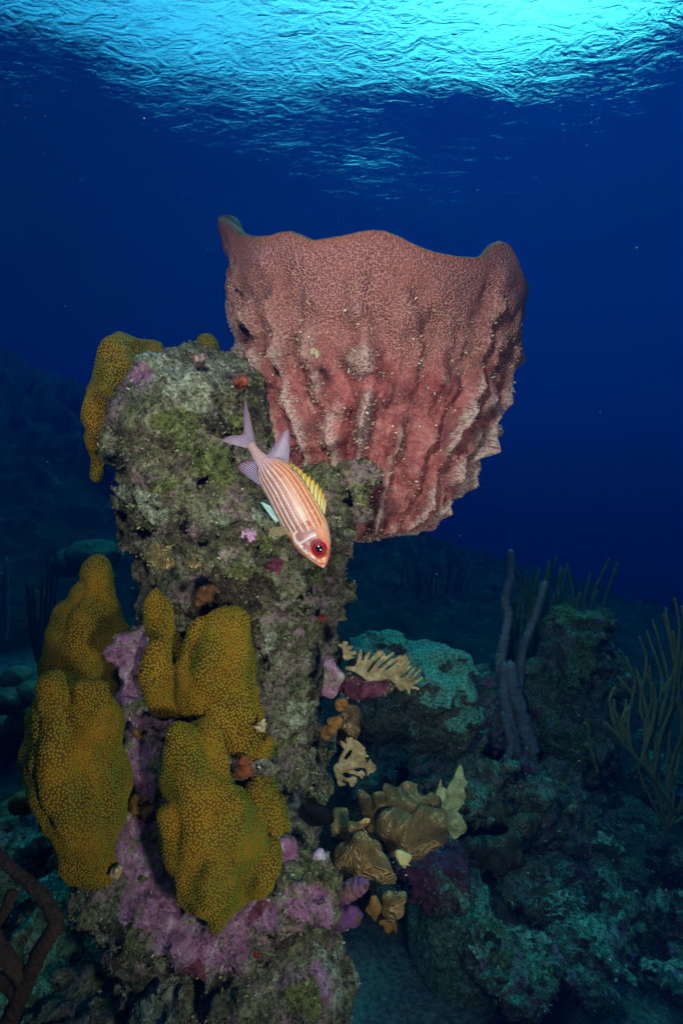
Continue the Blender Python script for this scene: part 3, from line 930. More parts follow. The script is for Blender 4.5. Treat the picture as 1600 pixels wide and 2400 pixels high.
# ------------------------------------------------------------------ the squirrelfish
def squirrelfish():
    YF = 0.80
    def Z(a):                                    # traced outline points -> pixels of the photograph
        a = np.asarray(a, float)
        return np.stack([500 + a[:, 0] / 4.9, 920 + a[:, 1] / 4.9], 1)
    u = np.array([0, .015, .04, .07, .1, .18, .26, .34, .44, .54, .64, .72, .79, .85, .9, .94, .97, 1.0])
    dor = Z([(1288, 1985), (1302, 1965), (1318, 1925), (1330, 1880), (1338, 1840), (1350, 1720), (1337, 1600), (1306, 1480), (1238, 1340), (1150, 1190), (1052, 1030), (955, 900), (850, 808), (735, 752), (640, 735), (560, 680), (500, 620), (462, 560)])
    ven = Z([(1262, 2016), (1235, 2008), (1190, 1985), (1145, 1955), (1105, 1925), (1005, 1850), (915, 1755), (848, 1645), (766, 1510), (697, 1370), (627, 1220), (566, 1110), (522, 1020), (498, 905), (474, 800), (440, 715), (408, 655), (380, 610)])
    nu, nf = 420, 132
    uu = np.linspace(0, 1, nu)
    def sm(a):
        q = np.interp(uu, u, a)
        kk = 15; w = np.hanning(kk + 2)[1:-1]; w /= w.sum()
        e = np.concatenate([2 * q[0] - q[kk // 2:0:-1], q, 2 * q[-1] - q[-2:-kk // 2 - 1:-1]])
        return np.convolve(e, w, 'valid')
    D = np.stack([sm(dor[:, 0]), sm(dor[:, 1])], 1); B = np.stack([sm(ven[:, 0]), sm(ven[:, 1])], 1)
    depth = YF + 0.055 * uu ** 1.6 - 0.012
    mid = (D + B) / 2; half = (D - B) / 2
    hm = np.linalg.norm(half, axis=1) / F * YF
    thick = hm * np.interp(uu, [0, .05, .15, .3, .5, .75, .9, 1], [.75, .62, .52, .47, .46, .42, .40, .34])
    thick[0] *= .5
    ph = np.linspace(0, 2 * np.pi, nf, endpoint=False)        # 0 back, pi/2 side to the camera, pi belly
    U, PH = np.meshgrid(uu, ph, indexing='ij')
    ii = np.repeat(np.arange(nu), nf)
    c, s_ = np.cos(PH).ravel(), np.sin(PH).ravel()
    cc = np.sign(c) * np.abs(c) ** 0.94
    px = mid[ii] + half[ii] * cc[:, None]
    ss = np.sign(s_) * np.abs(s_) ** 0.9
    tk = thick[ii] * ss
    dep = depth[ii] - tk
    V = np.stack([(px[:, 0] - 800) / F * depth[ii], dep, CZ - (px[:, 1] - 1200) / F * depth[ii]], 1)
    uf = U.ravel(); v = np.minimum(PH, 2 * np.pi - PH).ravel() / np.pi         # 0 back .. 1 belly
    # ---- eye socket, gill cover and mouth relief
    eye = np.array([500 + 1216 / 4.9, 920 + 1788 / 4.9]); er = 88 / 4.9
    r_eye = np.hypot(px[:, 0] - eye[0], px[:, 1] - eye[1]) / er
    zx, zy = (px[:, 0] - 500) * 4.9, (px[:, 1] - 920) * 4.9
    def seg(ax, ay, bx, by):
        bx_, by_ = bx - ax, by - ay
        t = np.clip(((zx - ax) * bx_ + (zy - ay) * by_) / (bx_ ** 2 + by_ ** 2), 0, 1)
        return np.hypot(zx - ax - t * bx_, zy - ay - t * by_)
    def path(pts):
        d = np.full(len(zx), 1e9)
        for a, b in zip(pts[:-1], pts[1:]):
            d = np.minimum(d, seg(*a, *b))
        return d
    gill = path([(1085, 1500), (1010, 1545), (950, 1590), (925, 1640), (945, 1700), (1000, 1770)])
    pre = path([(1175, 1625), (1100, 1665), (1040, 1705), (985, 1735)])
    mouth = path([(1292, 1975), (1240, 1972), (1180, 1940), (1130, 1905)])
    jaw = path([(1010, 1770), (1080, 1830), (1150, 1890), (1205, 1945)])
    rel = 0.0016 * np.exp(-(gill / 22) ** 2) + 0.0012 * np.exp(-(pre / 14) ** 2) - 0.0018 * np.exp(-(mouth / 8) ** 2) + 0.001 * np.exp(-(jaw / 18) ** 2)
    rel -= 0.002 * sstep(r_eye, 1.25, 0.9)
    V[:, 1] -= rel * (s_ > 0.1)
    # ---- colours of the skin
    rng = np.random.RandomState(5)
    nse = fbm(np.stack([uf * 9, v * 5, 0 * v], 1), 3.0, 4, 3)
    def C(*c): return np.array(c)
    def mixc(a, b, t): return a + (b - a) * np.clip(t, 0, 1)[:, None]
    base = np.broadcast_to(C(.50, .105, .022), (len(uf), 3))
    base = mixc(base, C(.62, .26, .07), sstep(v, .30, .02))
    base = mixc(base, C(.30, .10, .06), sstep(v, .42, .62) * 0.75)
    base = mixc(base, C(.50, .36, .38), sstep(v, .78, .95))
    st = (v - .06) / .083
    fr = np.abs(st - np.floor(st) - 0.5) * 2                  # 1 on the pale line
    row = uf * 52 + 0.5 * np.floor(st)
    fs = np.abs(row - np.floor(row) - 0.5) * 2
    line = sstep(fr, .48, .85) * (0.35 + 0.65 * sstep(fs, .1, .6))
    lc = np.broadcast_to(C(.86, .70, .60), (len(uf), 3))
    lc = mixc(lc, C(.66, .70, .92), sstep(v, .32, .55))
    lc = mixc(lc, C(.66, .62, .68), sstep(v, .75, .9))
    col = mixc(base, lc, line * (0.72 + .28 * sstep(v, .2, .5)))
    col = mixc(col, C(.36, .08, .02), 0.75 * sstep(fr, .40, .1) * sstep(fs, .55, .95) * sstep(v, .9, .7))
    col = mixc(col, C(.8, .72, .66), 0.3 * sstep(nse, .45, .8))
    # peduncle: pinkish lavender
    col = mixc(col, C(.56, .38, .48), sstep(uf, .78, .90) * (0.85 - 0.35 * (1 - line)))
    # head
    hd = sstep(uf - .10 * (v - .5) * (v > .5), .345, .315)
    head = np.broadcast_to(C(.56, .22, .13), (len(uf), 3))
    head = mixc(head, C(.48, .26, .22), sstep(v, .28, .08))
    head = mixc(head, C(.62, .10, .03), sstep(r_eye, 1.75, 1.15) * .9)
    cheek = sstep(uf, .16, .20) * sstep(v, .33, .42) * sstep(v, .84, .74)
    head = mixc(head, C(.24, .10, .15), cheek * .8)
    head = mixc(head, C(.58, .14, .06), sstep(uf, .11, .03) * .8 * sstep(v, .75, .6))
    head = mixc(head, C(.70, .60, .60), sstep(jaw, 30, 12) * .9 * sstep(nse, -.6, .1))
    head = mixc(head, C(.48, .54, .68), sstep(pre, 17, 7))
    head = mixc(head, C(.62, .16, .10), sstep(np.abs(pre - 22), 8, 2) * .8)
    head = mixc(head, C(.70, .58, .54), sstep(gill, 26, 8) * .75)
    head = mixc(head, C(.45, .10, .08), sstep(mouth, 9, 3) * .8)
    head = mixc(head, C(.62, .36, .32), sstep(uf, .03, .005))
    head = mixc(head, C(.66, .42, .26), .4 * sstep(nse, .3, .7))
    col = mixc(col, head, hd)
    col = col * .80
    sc_ = sstep(fs, .0, .35) * .5 + .5
    col = col * (1 - .28 * (1 - hd) * (1 - sc_) * 2)[:, None]
    col = col * (1 + .12 * np.clip(nse, -1, 1))[:, None]
    j = np.arange(nf); jn = (j + 1) % nf
    i = np.arange(nu - 1)[:, None] * nf
    Q = np.stack([i + j, i + jn, i + nf + jn, i + nf + j], -1).reshape(-1, 4)
    caps = np.array([V[:nf].mean(0), V[-nf:].mean(0)])
    n0 = len(V)
    T = np.concatenate([np.stack([jn, j, np.full(nf, n0)], 1), np.stack([(nu - 1) * nf + j, (nu - 1) * nf + jn, np.full(nf, n0 + 1)], 1)])
    g = Geo().add(np.concatenate([V, caps]), Q, T, col=np.concatenate([np.clip(col, 0, 1), [[.9, .6, .5], [.8, .6, .7]]]), scl=np.concatenate([np.stack([uf * 52, v * 24], 1)[:, 0] * 0 + (1 - hd) * line, [0, 0]]))
    m = Mat("fish_skin", 0.42, 0.40)
    c = m.mix(m.ramp(m.noise(420, 2, 0.6), [(0.4, 0.25), (0.6, 0.0)]), m.attr('col', 'Color'), (0.55, 0.40, 0.38), 'MULTIPLY')
    body_m = m.out(c, m.bump(m.attr('scl'), 0.0012, 1.0))
    m.bsdf.inputs['Coat Weight'].default_value = 0.10
    m.bsdf.inputs['Coat Roughness'].default_value = 0.25
    root = empty("squirrelfish", (float(V[:, 0].mean()), YF, float(V[:, 2].min())), "orange striped squirrelfish with a big red eye and yellow spiny back fin, swimming head down", "fish")
    root_loc = np.array(root.location)
    build("body", g, body_m, root, root_loc)
    # ---- fins: a sheet between a base line and an outer edge, rays from one to the other
    def fin_mat(name, web, ray, tip, n, edge=None, spec=.4, clear=.35):
        f = Mat(name, 0.45, spec)
        uvn = f.node('ShaderNodeUVMap').outputs[0]
        sp = f.node('ShaderNodeSeparateXYZ'); f.put(sp.inputs[0], uvn)
        w = f.math('MULTIPLY', sp.outputs[0], n)
        w = f.math('ABSOLUTE', f.math('SUBTRACT', f.math('FRACT', w), 0.5))
        r = f.ramp(w, [(0.14, 1.0), (0.26, 0.0)])
        cc = f.mix(f.ramp(sp.outputs[1], [(0.55, 0.0), (1.0, 1.0)]), f.mix(r, web, ray), tip)
        if edge is not None:
            cc = f.mix(f.ramp(sp.outputs[0], [(0.90, 0.0), (0.97, 1.0)]), cc, edge)
        mt = f.out(cc, f.bump(r, 0.0015, 0.8))
        if clear:                                             # thin membranes let some light through between the rays
            tb = f.node('ShaderNodeBsdfTransparent'); mx = f.node('ShaderNodeMixShader')
            f.put(mx.inputs[0], f.ramp(r, [(0.0, clear), (1.0, clear * .25)])); f.put(mx.inputs[1], f.bsdf.outputs[0]); f.put(mx.inputs[2], tb.outputs[0])
            f.put(f.nt.nodes['Material Output'].inputs['Surface'], mx.outputs[0])
        return mt
    def fin(name, base, outer, mat, dy=0.0, dy2=0.0, n=60, k=14, bow=0.0, spiny=None):
        b = curve(np.c_[Z(base), np.zeros(len(base))], n)[:, :2]; o = curve(np.c_[Z(outer), np.zeros(len(outer))], n)[:, :2]
        if spiny:
            t = np.linspace(0, 1, n) * spiny
            notch = np.abs(t - np.floor(t) - .5) * 2
            o = b + (o - b) * (0.74 + .26 * notch ** 1.5)[:, None]
        w = np.linspace(0, 1, k)
        pp = b[:, None] * (1 - w)[None, :, None] + o[:, None] * w[None, :, None]
        dd = YF + dy + (dy2 - dy) * w[None, :] + bow * np.sin(np.linspace(0, np.pi, n))[:, None] * w[None, :] + 0 * pp[..., 0]
        th = (0.0016 * (1 - w) + 0.0003)[None, :] + 0 * dd
        X = (pp[..., 0] - 800) / F * dd; Zz = CZ - (pp[..., 1] - 1200) / F * dd
        front = np.stack([X, dd - th, Zz], -1).reshape(-1, 3); back = np.stack([X, dd + th, Zz], -1).reshape(-1, 3)
        i = np.arange(n - 1)[:, None] * k + np.arange(k - 1)[None]
        q = np.stack([i, i + k, i + k + 1, i + 1], -1).reshape(-1, 4)
        m_ = n * k
        rim = np.concatenate([np.arange(0, n * k, k), np.arange((n - 1) * k + 1, n * k), np.arange(n * k - k - 1, 0, -k) , np.arange(k - 2, 0, -1)])
        rim = np.concatenate([np.arange(k), np.arange(2 * k - 1, n * k, k), np.arange(n * k - 2, (n - 1) * k - 1, -1), np.arange((n - 2) * k, 0, -k)])
        r2 = np.roll(rim, -1)
        side = np.stack([rim, r2, r2 + m_, rim + m_], 1)
        uvv = np.stack(np.meshgrid(np.linspace(0, 1, n), w, indexing='ij'), -1).reshape(-1, 2)
        return build(name, Geo().add(np.concatenate([front, back]), np.concatenate([q, q[:, ::-1] + m_, side])), mat, root, root_loc, uv=np.concatenate([uvv, uvv]))
    pur = fin_mat("fin_purple", (.13, .045, .09), (.34, .30, .50), (.17, .06, .10), 12)
    tailm = fin_mat("fin_tail", (.27, .15, .24), (.38, .28, .42), (.20, .10, .17), 26)
    yel = fin_mat("fin_yellow", (.40, .27, .008), (.52, .55, .46), (.44, .24, .004), 10, clear=.12)
    pelm = fin_mat("fin_pale", (.26, .46, .45), (.50, .66, .66), (.40, .58, .58), 9)
    pecm = fin_mat("fin_clear", (.20, .14, .08), (.32, .23, .12), (.18, .14, .08), 12, clear=.6)
    fin("tail_fin", [(492, 610), (470, 580), (445, 560), (430, 575), (410, 600), (385, 640)], [(362, 48), (352, 160), (347, 300), (338, 470), (240, 490), (160, 508), (80, 556)], tailm, .045, .055)
    fin("tail_fin", [(500, 612), (470, 570), (430, 590)], [(364, 50), (353, 200), (346, 400)], tailm, .044, .052, 30)
    fin("soft_dorsal_fin", [(620, 745), (700, 756), (780, 772), (868, 832)], [(612, 715), (690, 610), (800, 450), (850, 412), (872, 420), (882, 490)], pur, .030, .036)
    fin("spiny_dorsal_fin", [(866, 826), (955, 905), (1052, 1035), (1150, 1195), (1225, 1320), (1278, 1410)], [(880, 800), (975, 850), (1060, 925), (1150, 985), (1240, 1090), (1300, 1215)], yel, .008, .0, 121, 12, spiny=10)
    fin("anal_fin", [(505, 830), (500, 910), (515, 990), (536, 1068)], [(480, 780), (380, 790), (295, 830), (286, 870), (312, 912), (330, 925)], pur, .020, .030)
    fin("pelvic_fin", [(720, 1500), (760, 1480), (800, 1560)], [(540, 1262), (560, 1258), (650, 1300)], pelm, -.020, -.012, 30)
    fin("pectoral_fin", [(800, 1530), (850, 1560), (872, 1610)], [(640, 1560), (652, 1625), (760, 1660)], pecm, -.036, -.052, 30)
    # ---- eye: a low dome with iris and pupil
    def dome(name, r0, r1, lift0, lift1, mat, parent, sq=1.0):
        nr, ns = 10, 48
        rr = np.linspace(0, 1, nr)[1:]
        a = np.arange(ns) * 2 * np.pi / ns
        base_d = YF - 0.012 - float(thick[int(.10 * nu)]) * .93
        R = r0 / F * YF
        cx, cy, cz = P(eye[0], eye[1], base_d)
        rad = rr[:, None] * R
        X = cx + rad * np.cos(a) * sq; Zc = cz + rad * np.sin(a)
        Yc = cy - lift0 - (lift1 * (1 - rr[:, None] ** 2) + 0 * X)
        Vd = np.concatenate([[[cx, cy - lift0 - lift1, cz]], np.stack([X, Yc, Zc], -1).reshape(-1, 3)])
        skirt = Vd[-ns:] + [0, lift0 + .008, 0]
        Vd = np.concatenate([Vd, skirt]); ra = np.concatenate([[0], np.repeat(rr, ns), np.ones(ns)])
        k = np.arange(ns); kn = (k + 1) % ns
        Tq = np.stack([np.zeros(ns, int), 1 + k, 1 + kn], 1)
        Qq = np.concatenate([np.stack([1 + l * ns + k, 1 + (l + 1) * ns + k, 1 + (l + 1) * ns + kn, 1 + l * ns + kn], 1) for l in range(nr - 1)])
        o = build(name, Geo().add(Vd, Qq, Tq, rad=ra), mat, parent, np.array([cx, cy, cz]) if parent is root else None)
        return o
    def em(name, c, c2, rough):
        e = Mat(name, rough, .6)
        return e.out(e.ramp(e.noise(300, 3), [(.35, c), (.65, c2)]))
    ring = em("eye_rim", (.22, .02, .05), (.34, .05, .09), .3)
    iq = Mat("eye_iris", .15, .6)
    iris = iq.out(iq.mix(iq.ramp(iq.noise(400, 3), [(.4, 0.0), (.7, .5)]), iq.ramp(iq.attr("rad"), [(.5, (.10, .006, .004)), (.62, (.36, .016, .006)), (.80, (.26, .006, .006)), (.94, (.06, .003, .008))]), (.12, .01, .01)))
    pup = em("eye_pupil", (.004, .004, .008), (.008, .008, .016), .06)
    e = dome("eye", 18.2, 0, .004, .004, ring, root)
    for nm, r, l0, l1, mt, sq in (("iris", 15.6, .0052, .0036, iris, 1), ("pupil", 9.8, .0079, .0020, pup, .9)):
        o = dome(nm, r, 0, l0, l1, mt, None, sq)
        o.data.transform(__import__('mathutils').Matrix.Translation(-Vector(np.array(e.location) + root_loc)))
        o.parent = e
squirrelfish()

def damselfish(px, py, Y, size, ang, label, flip=1):
    """Small dark fish: lens shaped body, forked tail, back and belly fins."""
    c = P(px, py, Y)
    L = size
    u = np.linspace(0, 1, 40)
    h = L * np.interp(u, [0, .04, .15, .35, .55, .8, 1], [.01, .08, .19, .26, .23, .09, .05])
    ph = np.linspace(0, 2 * np.pi, 24, endpoint=False)
    ca, sa = math.cos(ang), math.sin(ang)
    def loc(x, y, z):
        x = (x - .5) * L
        return np.stack([c[0] + x * ca - z * sa, c[1] + y, c[2] + x * sa + z * ca], -1)
    U, H = np.meshgrid(u, ph, indexing='ij'); hh = h[:, None]
    V = loc(U, np.sin(H) * hh * .42, np.cos(H) * hh).reshape(-1, 3)
    i = np.arange(39)[:, None] * 24; j = np.arange(24); jn = (j + 1) % 24
    Q = np.stack([i + j, i + jn, i + 24 + jn, i + 24 + j], -1).reshape(-1, 4)
    m = Mat("dark_fish_skin", .7, .08)
    body = m.out(m.ramp(m.noise(60, 4), [(.4, (.002, .002, .003)), (.7, (.005, .005, .005))]))
    t = Mat("pale_tail", .5, .3)
    tail = t.out(t.ramp(t.noise(80, 3), [(.4, (.03, .035, .045)), (.7, (.07, .085, .11))]))
    root = empty("damselfish", c, label, "fish")
    build("body", Geo().add(V, Q), body, root, c)
    def sheet(name, pts, mt):
        pts = np.array(pts, float)
        tri = geometry.tessellate_polygon([[Vector((a, b, 0)) for a, b in pts]])
        n = len(pts)
        A = loc(pts[:, 0], np.full(n, -.002), pts[:, 1] * L); B = loc(pts[:, 0], np.full(n, .002), pts[:, 1] * L)
        k = np.arange(n); kn = (k + 1) % n
        T = np.array([list(q) for q in tri])
        build(name, Geo().add(np.concatenate([A, B]), np.stack([k, kn, kn + n, k + n], 1), np.concatenate([T, T[:, ::-1] + n])), mt, root, c, smooth=False)
    sheet("tail_fin", [(.97, .05), (1.12, .16), (1.30, .24), (1.16, .03), (1.14, -.02), (1.28, -.22), (1.12, -.14), (.97, -.05)], tail)
    sheet("dorsal_fin", [(.25, .22), (.45, .36), (.75, .33), (.95, .18), (.85, .08), (.5, .2)], body)
    sheet("anal_fin", [(.55, -.2), (.72, -.32), (.92, -.18), (.85, -.08)], body)
damselfish(742, 1905, .98, .075, math.radians(152), "dark damselfish with a pale forked tail hovering under the fan shaped fire coral", 1)
damselfish(938, 1822, 1.75, .085, math.radians(80), "plump black damselfish in front of the teal rubble slope", 1)

# ------------------------------------------------------------------ more materials
def mat_plain(name, stops, scale=20, rough=.8, bump=.008, bscale=60, spec=.25, detail=5):
    m = Mat(name, rough, spec)
    c = m.ramp(m.noise(scale, detail, .62), stops)
    return m.out(c, m.bump(m.noise(bscale, 4, .65), bump))
def mat_ridges(name, light, dark, scale=42, dist=5.0, bump=.005):
    """Lettuce and plate coral skin: fine wavy ridges that wander over the surface."""
    m = Mat(name, .6, .3)
    # ridges run along the level lines of a slow noise, so they wind, close on themselves and break
    lv = m.math('ADD', m.math('MULTIPLY', m.noise(9, 2, .4, .6), scale * 9.0), m.math('MULTIPLY', m.noise(80, 3, .6), 5.0))
    wv = m.math('MULTIPLY_ADD', m.math('SINE', lv), .5)
    wv.node.inputs[2].default_value = .5
    n = m.noise(26, 5, .6)
    c = m.mix(m.ramp(wv, [(.1, .6), (.7, 0.0)]), m.ramp(n, [(.35, tuple(v * .7 for v in light)), (.65, light)]), dark)
    geo = m.node('ShaderNodeNewGeometry')
    c = m.mix(m.ramp(geo.outputs['Pointiness'], [(.53, 0.0), (.60, .6)]), c, tuple(min(1, v * 1.7 + .03) for v in light))      # pale growing margins on the sharp edges
    c = m.mix(m.ramp(m.noise(150, 3, .7), [(.36, .7), (.5, 0.0)]), c, (.45, .38, .30), 'MULTIPLY')
    return m.out(c, m.bump(m.math('ADD', wv, m.math('MULTIPLY', m.noise(120, 3), .5)), bump))
PLATE = mat_ridges("plate_coral_skin", (.38, .215, .085), (.17, .075, .028))
PLATE_DARK = mat_ridges("dull_plate_coral_skin", (.15, .10, .045), (.08, .05, .022), 32)
BRAIN = mat_ridges("brain_coral_skin", (.16, .15, .08), (.06, .06, .035), 26, 8.0)
FIRE = mat_plain("fire_coral_skin", [(.3, (.12, .075, .035)), (.5, (.22, .145, .075)), (.64, (.34, .25, .15))], 55, .75, .006, 150)
BLADE = mat_plain("blade_coral_skin", [(.3, (.14, .13, .06)), (.52, (.25, .24, .12)), (.68, (.36, .35, .2))], 40, .7, .006, 110)
TUBEP = mat_plain("purple_tube_skin", [(.32, (.06, .016, .07)), (.5, (.15, .045, .14)), (.62, (.24, .09, .10)), (.74, (.32, .17, .07))], 11, .8, .010, 70)
ROD = mat_plain("rope_tube_skin", [(.3, (.10, .075, .10)), (.6, (.20, .15, .19))], 14, .85, .008, 80)
GORG = mat_plain("sea_rod_skin", [(.3, (.20, .14, .05)), (.65, (.36, .28, .12))], 22, .9, .012, 220)
GORGD = mat_plain("dark_sea_rod_skin", [(.3, (.018, .028, .016)), (.65, (.045, .06, .03))], 22, .9, .012, 220)
ROPE = mat_plain("brown_rope_skin", [(.3, (.022, .010, .007)), (.6, (.055, .026, .015)), (.75, (.11, .06, .036))], 24, .9, .015, 110)
ORANGE = mat_plain("orange_sponge_skin", [(.3, (.13, .05, .012)), (.65, (.34, .14, .035))], 45, .8, .010, 150)
BROWNLEAF = mat_plain("brown_leaf_skin", [(.3, (.08, .03, .006)), (.6, (.20, .085, .014)), (.75, (.32, .16, .04))], 30, .7, .006, 90)
REDBIT = mat_plain("red_sponge_skin", [(.3, (.12, .008, .008)), (.65, (.28, .02, .016))], 40, .7, .006, 120)
TEAL = mat_rock("algal_rock", .88, ((.05, .08, .05), (.17, .29, .20), (.42, .55, .45)))
CAP = mat_rock('teal_capped_rock', .7, ((.10, .22, .13), (.25, .48, .36), (.50, .72, .60)))  # pale tones brightened: light from above painted into the algae colour
DARKROCK = mat_rock("shaded_rock", .45)  # same rock mix with shade put into its darker tone

def blob(name, chain, mat, label=None, cat=None, group=None, h=.006, k=.02, det=None, seed=0, flat=None, parent=None, base=None, at=None):
    """One closed lump: tapered capsules melted together. flat = (axis scale) squeezes the lump in depth."""
    ch = [[(P(x, y, Y), r / F * Y) for x, y, Y, r in c] for c in chain]
    pts = np.array([p for c in ch for p, r in c]); rr = max(r for c in ch for p, r in c)
    cy = pts[:, 1].mean()
    sq = np.array([1, flat or 1.0, 1])
    o0 = np.array([0, cy, 0])
    ch = [[((p - o0) * sq, r) for p, r in c] for c in ch]
    def f(p):
        p = (p - o0) * sq
        d = None
        for c in ch:
            e = None
            for (a, ra), (b, rb) in (list(zip(c[:-1], c[1:])) if len(c) > 1 else [(c[0], c[0])]):
                q = d_cone(p, a, ra, b, rb)
                e = q if e is None else np.minimum(e, q)
            d = e if d is None else smin(d, e, k)
        return d
    dt = det or (lambda p: .009 * fbm(p, 20, 4, seed))
    V, Q = surf_net(f, pts.min(0) - rr - .02, pts.max(0) + rr + .02, h, dt, .05)
    b = base if base is not None else V[V[:, 2].argmin()].copy()
    o = build(name, Geo().add(V, Q, **(at or {})), mat, parent, b)
    return tag(o, label, cat, group) if label else o

def boulder(name, px, py, Y, rx, ry, rz, label, mat=None, seed=0, h=.012, amp=.16, seeds=None, extra=None, fleck=.013, fsize=.008, group=None, cat="boulder", parts=None, pw=2.4):
    c = P(px, py, Y); R = np.array([rx / F * Y, ry, rz / F * Y]); s = R.min()
    more = [(P(*q[:3]), np.array([q[3] / F * q[2]] * 3) * [1, .9, 1]) for q in (parts or [])]
    def f(p):
        q = np.abs((p - c.astype(np.float32)) / R.astype(np.float32))
        d = ((q ** pw).sum(1) ** (1 / pw) - 1) * s
        for cc, r in more:
            d = smin(d, d_ell(p, cc, r), .05 * s / .2)
        return d
    def det(p):
        return amp * s * (1.25 * fbm(p, .6 / s, 5, seed, .58) + 1.0 * np.abs(noise(p, 1.5 / s, seed + 3)) - .9 * np.maximum(ridged(p, .9 / s, 2, seed + 8) - .42, 0) * 1.6)
    mx = R * 1.5 + .05
    lo, hi = c - mx, c + mx
    for cc, r in more:
        lo = np.minimum(lo, cc - r * 1.5); hi = np.maximum(hi, cc + r * 1.5)
    def ex(V, N):
        up = np.clip(N[:, 2], 0, 1)
        e = {'pale': np.clip(.6 * up + .7 * fbm(V, 5, 3, seed + 1) - .4, 0, .7), 'moss': np.clip(.9 * fbm(V, 3.0 / max(s, .1) * .2 + 3, 3, seed + 2) - .05, 0, .7), 'wine': np.clip(1.1 * fbm(V, 4, 3, seed + 14) - .25, 0, .6), 'pink': np.clip(1.1 * fbm(V, 3.2, 3, seed + 4) - .25 - .4 * up, 0, .7), 'dark': np.clip(.8 * fbm(V, 5, 3, seed + 6) - .05, 0, .7)}  # pale: sediment on up-facing parts, also painting in the light on tops
        if extra: e.update(extra(V, N))
        return e
    return rock_mesh(name, f, lo, hi, h, det, seeds or {}, [mat or ROCK, FLECK], [c[0], c[1], c[2] - R[2]], label, cat, fleck, fsize, group, band=.35 * s + .02, seed=seed, extra=ex)

# ------------------------------------------------------------------ boulders and rock heads
boulder("boulder", 655, 2275, .92, 150, .13, 105, "knobbly pale boulder with mauve crusts at the foot of the pillar", seed=31, h=.007, amp=.20, fleck=.0085, fsize=.005, extra=lambda V, N: {'pale': np.clip(.35 + .8 * fbm(V, 9, 3, 6), 0, .85), 'pink': np.clip(fbm(V, 7, 3, 16) - .05, 0, .7)}, parts=[(672, 2190, .88, 50), (500, 2330, .95, 120), (770, 2330, .93, 70), (400, 2360, .97, 90)])
boulder("boulder", 965, 1630, 2.1, 150, .26, 118, "large boulder with a teal algae cap brightened by painted overhead light and shaded purple flanks", CAP, seed=32, h=.012, amp=.24, parts=[(905, 1560, 2.1, 60), (1030, 1590, 2.1, 80), (1000, 1512, 2.1, 14)],
        extra=lambda V, N: {'pale': np.clip(1.6 * N[:, 2] - .1 + .6 * fbm(V, 5, 3, 5), 0, 1), 'moss': np.clip(fbm(V, 6, 3, 15) - .1, 0, .6), 'pink': np.clip(fbm(V, 3.4, 3, 50) * 1.2 - .2 - .8 * np.clip(N[:, 2], 0, 1), 0, .75)})  # teal algae grows paler with upward normals, painting in the overhead light
boulder("boulder", 1130, 1675, 2.35, 62, .2, 100, "mauve sided boulder leaning against the teal capped one", TEAL, seed=33, h=.012, amp=.26, extra=lambda V, N: {'pink': np.clip(.75 + .8 * fbm(V, 4, 2, 3) - 1.4 * np.clip(N[:, 2], 0, 1), 0, .85)})
boulder("rock_head", 1330, 1640, 2.3, 92, .22, 160, "upright rock head overgrown with dark green algae and small sponges", TEAL, seed=34, h=.012, amp=.42, cat="reef rock",
        parts=[(1320, 1510, 2.3, 66), (1365, 1480, 2.32, 46), (1410, 1600, 2.35, 56), (1420, 1700, 2.35, 60), (1330, 1800, 2.35, 90), (1280, 1590, 2.26, 44)],
        extra=lambda V, N: {'moss': np.clip(.45 + .9 * fbm(V, 4, 3, 4), 0, .9), 'pale': np.clip(.4 * N[:, 2] + .9 * fbm(V, 9, 3, 24) - .15, 0, .65), 'pink': np.clip(fbm(V, 6, 3, 29) - .1, 0, .7), 'dark': np.clip(.7 * fbm(V, 7, 3, 6) - .1, 0, .7)})
boulder("boulder", 1075, 2175, 1.55, 105, .17, 115, "rounded boulder dusted with pale teal sediment above the sand", TEAL, seed=35, h=.009, amp=.24, extra=lambda V, N: {'pale': np.clip(.62 + .8 * fbm(V, 5, 3, 6), 0, .9), 'pink': 0 * N[:, 0]})
boulder("boulder", 1010, 2035, 1.45, 75, .13, 62, "dark maroon rock with a frosted top under the dimpled brown plate", TEAL, seed=36, h=.008, amp=.30, extra=lambda V, N: {'pale': np.clip(1.0 * N[:, 2] - .1 + .6 * fbm(V, 8, 3, 5), 0, .8), 'wine': np.clip(.45 + .9 * fbm(V, 5, 3, 35), 0, .85)})
boulder("boulder", 985, 1800, 1.95, 190, .25, 62, "low teal rubble bank below the capped boulder", TEAL, seed=37, h=.012, amp=.40, extra=lambda V, N: {'pale': np.clip(.5 * N[:, 2] + .7 * fbm(V, 4, 3, 9), 0, .7), 'pink': 0 * N[:, 0]})
boulder("boulder", 1330, 2075, 1.75, 75, .13, 70, "teal dusted angular rock between the brown plates", TEAL, seed=38, h=.010, amp=.40, extra=lambda V, N: {'pale': np.clip(.55 + .6 * fbm(V, 5, 3, 6), 0, .9)})
boulder("boulder", 1290, 1880, 1.95, 110, .2, 90, "dark broken rock at the base of the green rock head", TEAL, seed=39, h=.012, amp=.45)
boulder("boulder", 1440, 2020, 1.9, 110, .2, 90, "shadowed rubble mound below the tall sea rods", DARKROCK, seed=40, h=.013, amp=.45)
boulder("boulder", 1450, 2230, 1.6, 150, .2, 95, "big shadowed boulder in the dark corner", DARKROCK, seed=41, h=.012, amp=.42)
boulder("boulder", 1200, 2350, 1.5, 150, .2, 60, "low rubble heap beside the sand patch", TEAL, seed=42, h=.011, amp=.42)
boulder("boulder", 70, 1960, 1.25, 95, .16, 110, "rubble covered rock beside the largest coral column", TEAL, seed=43, h=.009, amp=.45, extra=lambda V, N: {'pale': np.clip(.5 + .9 * fbm(V, 6, 3, 6), 0, 1)})
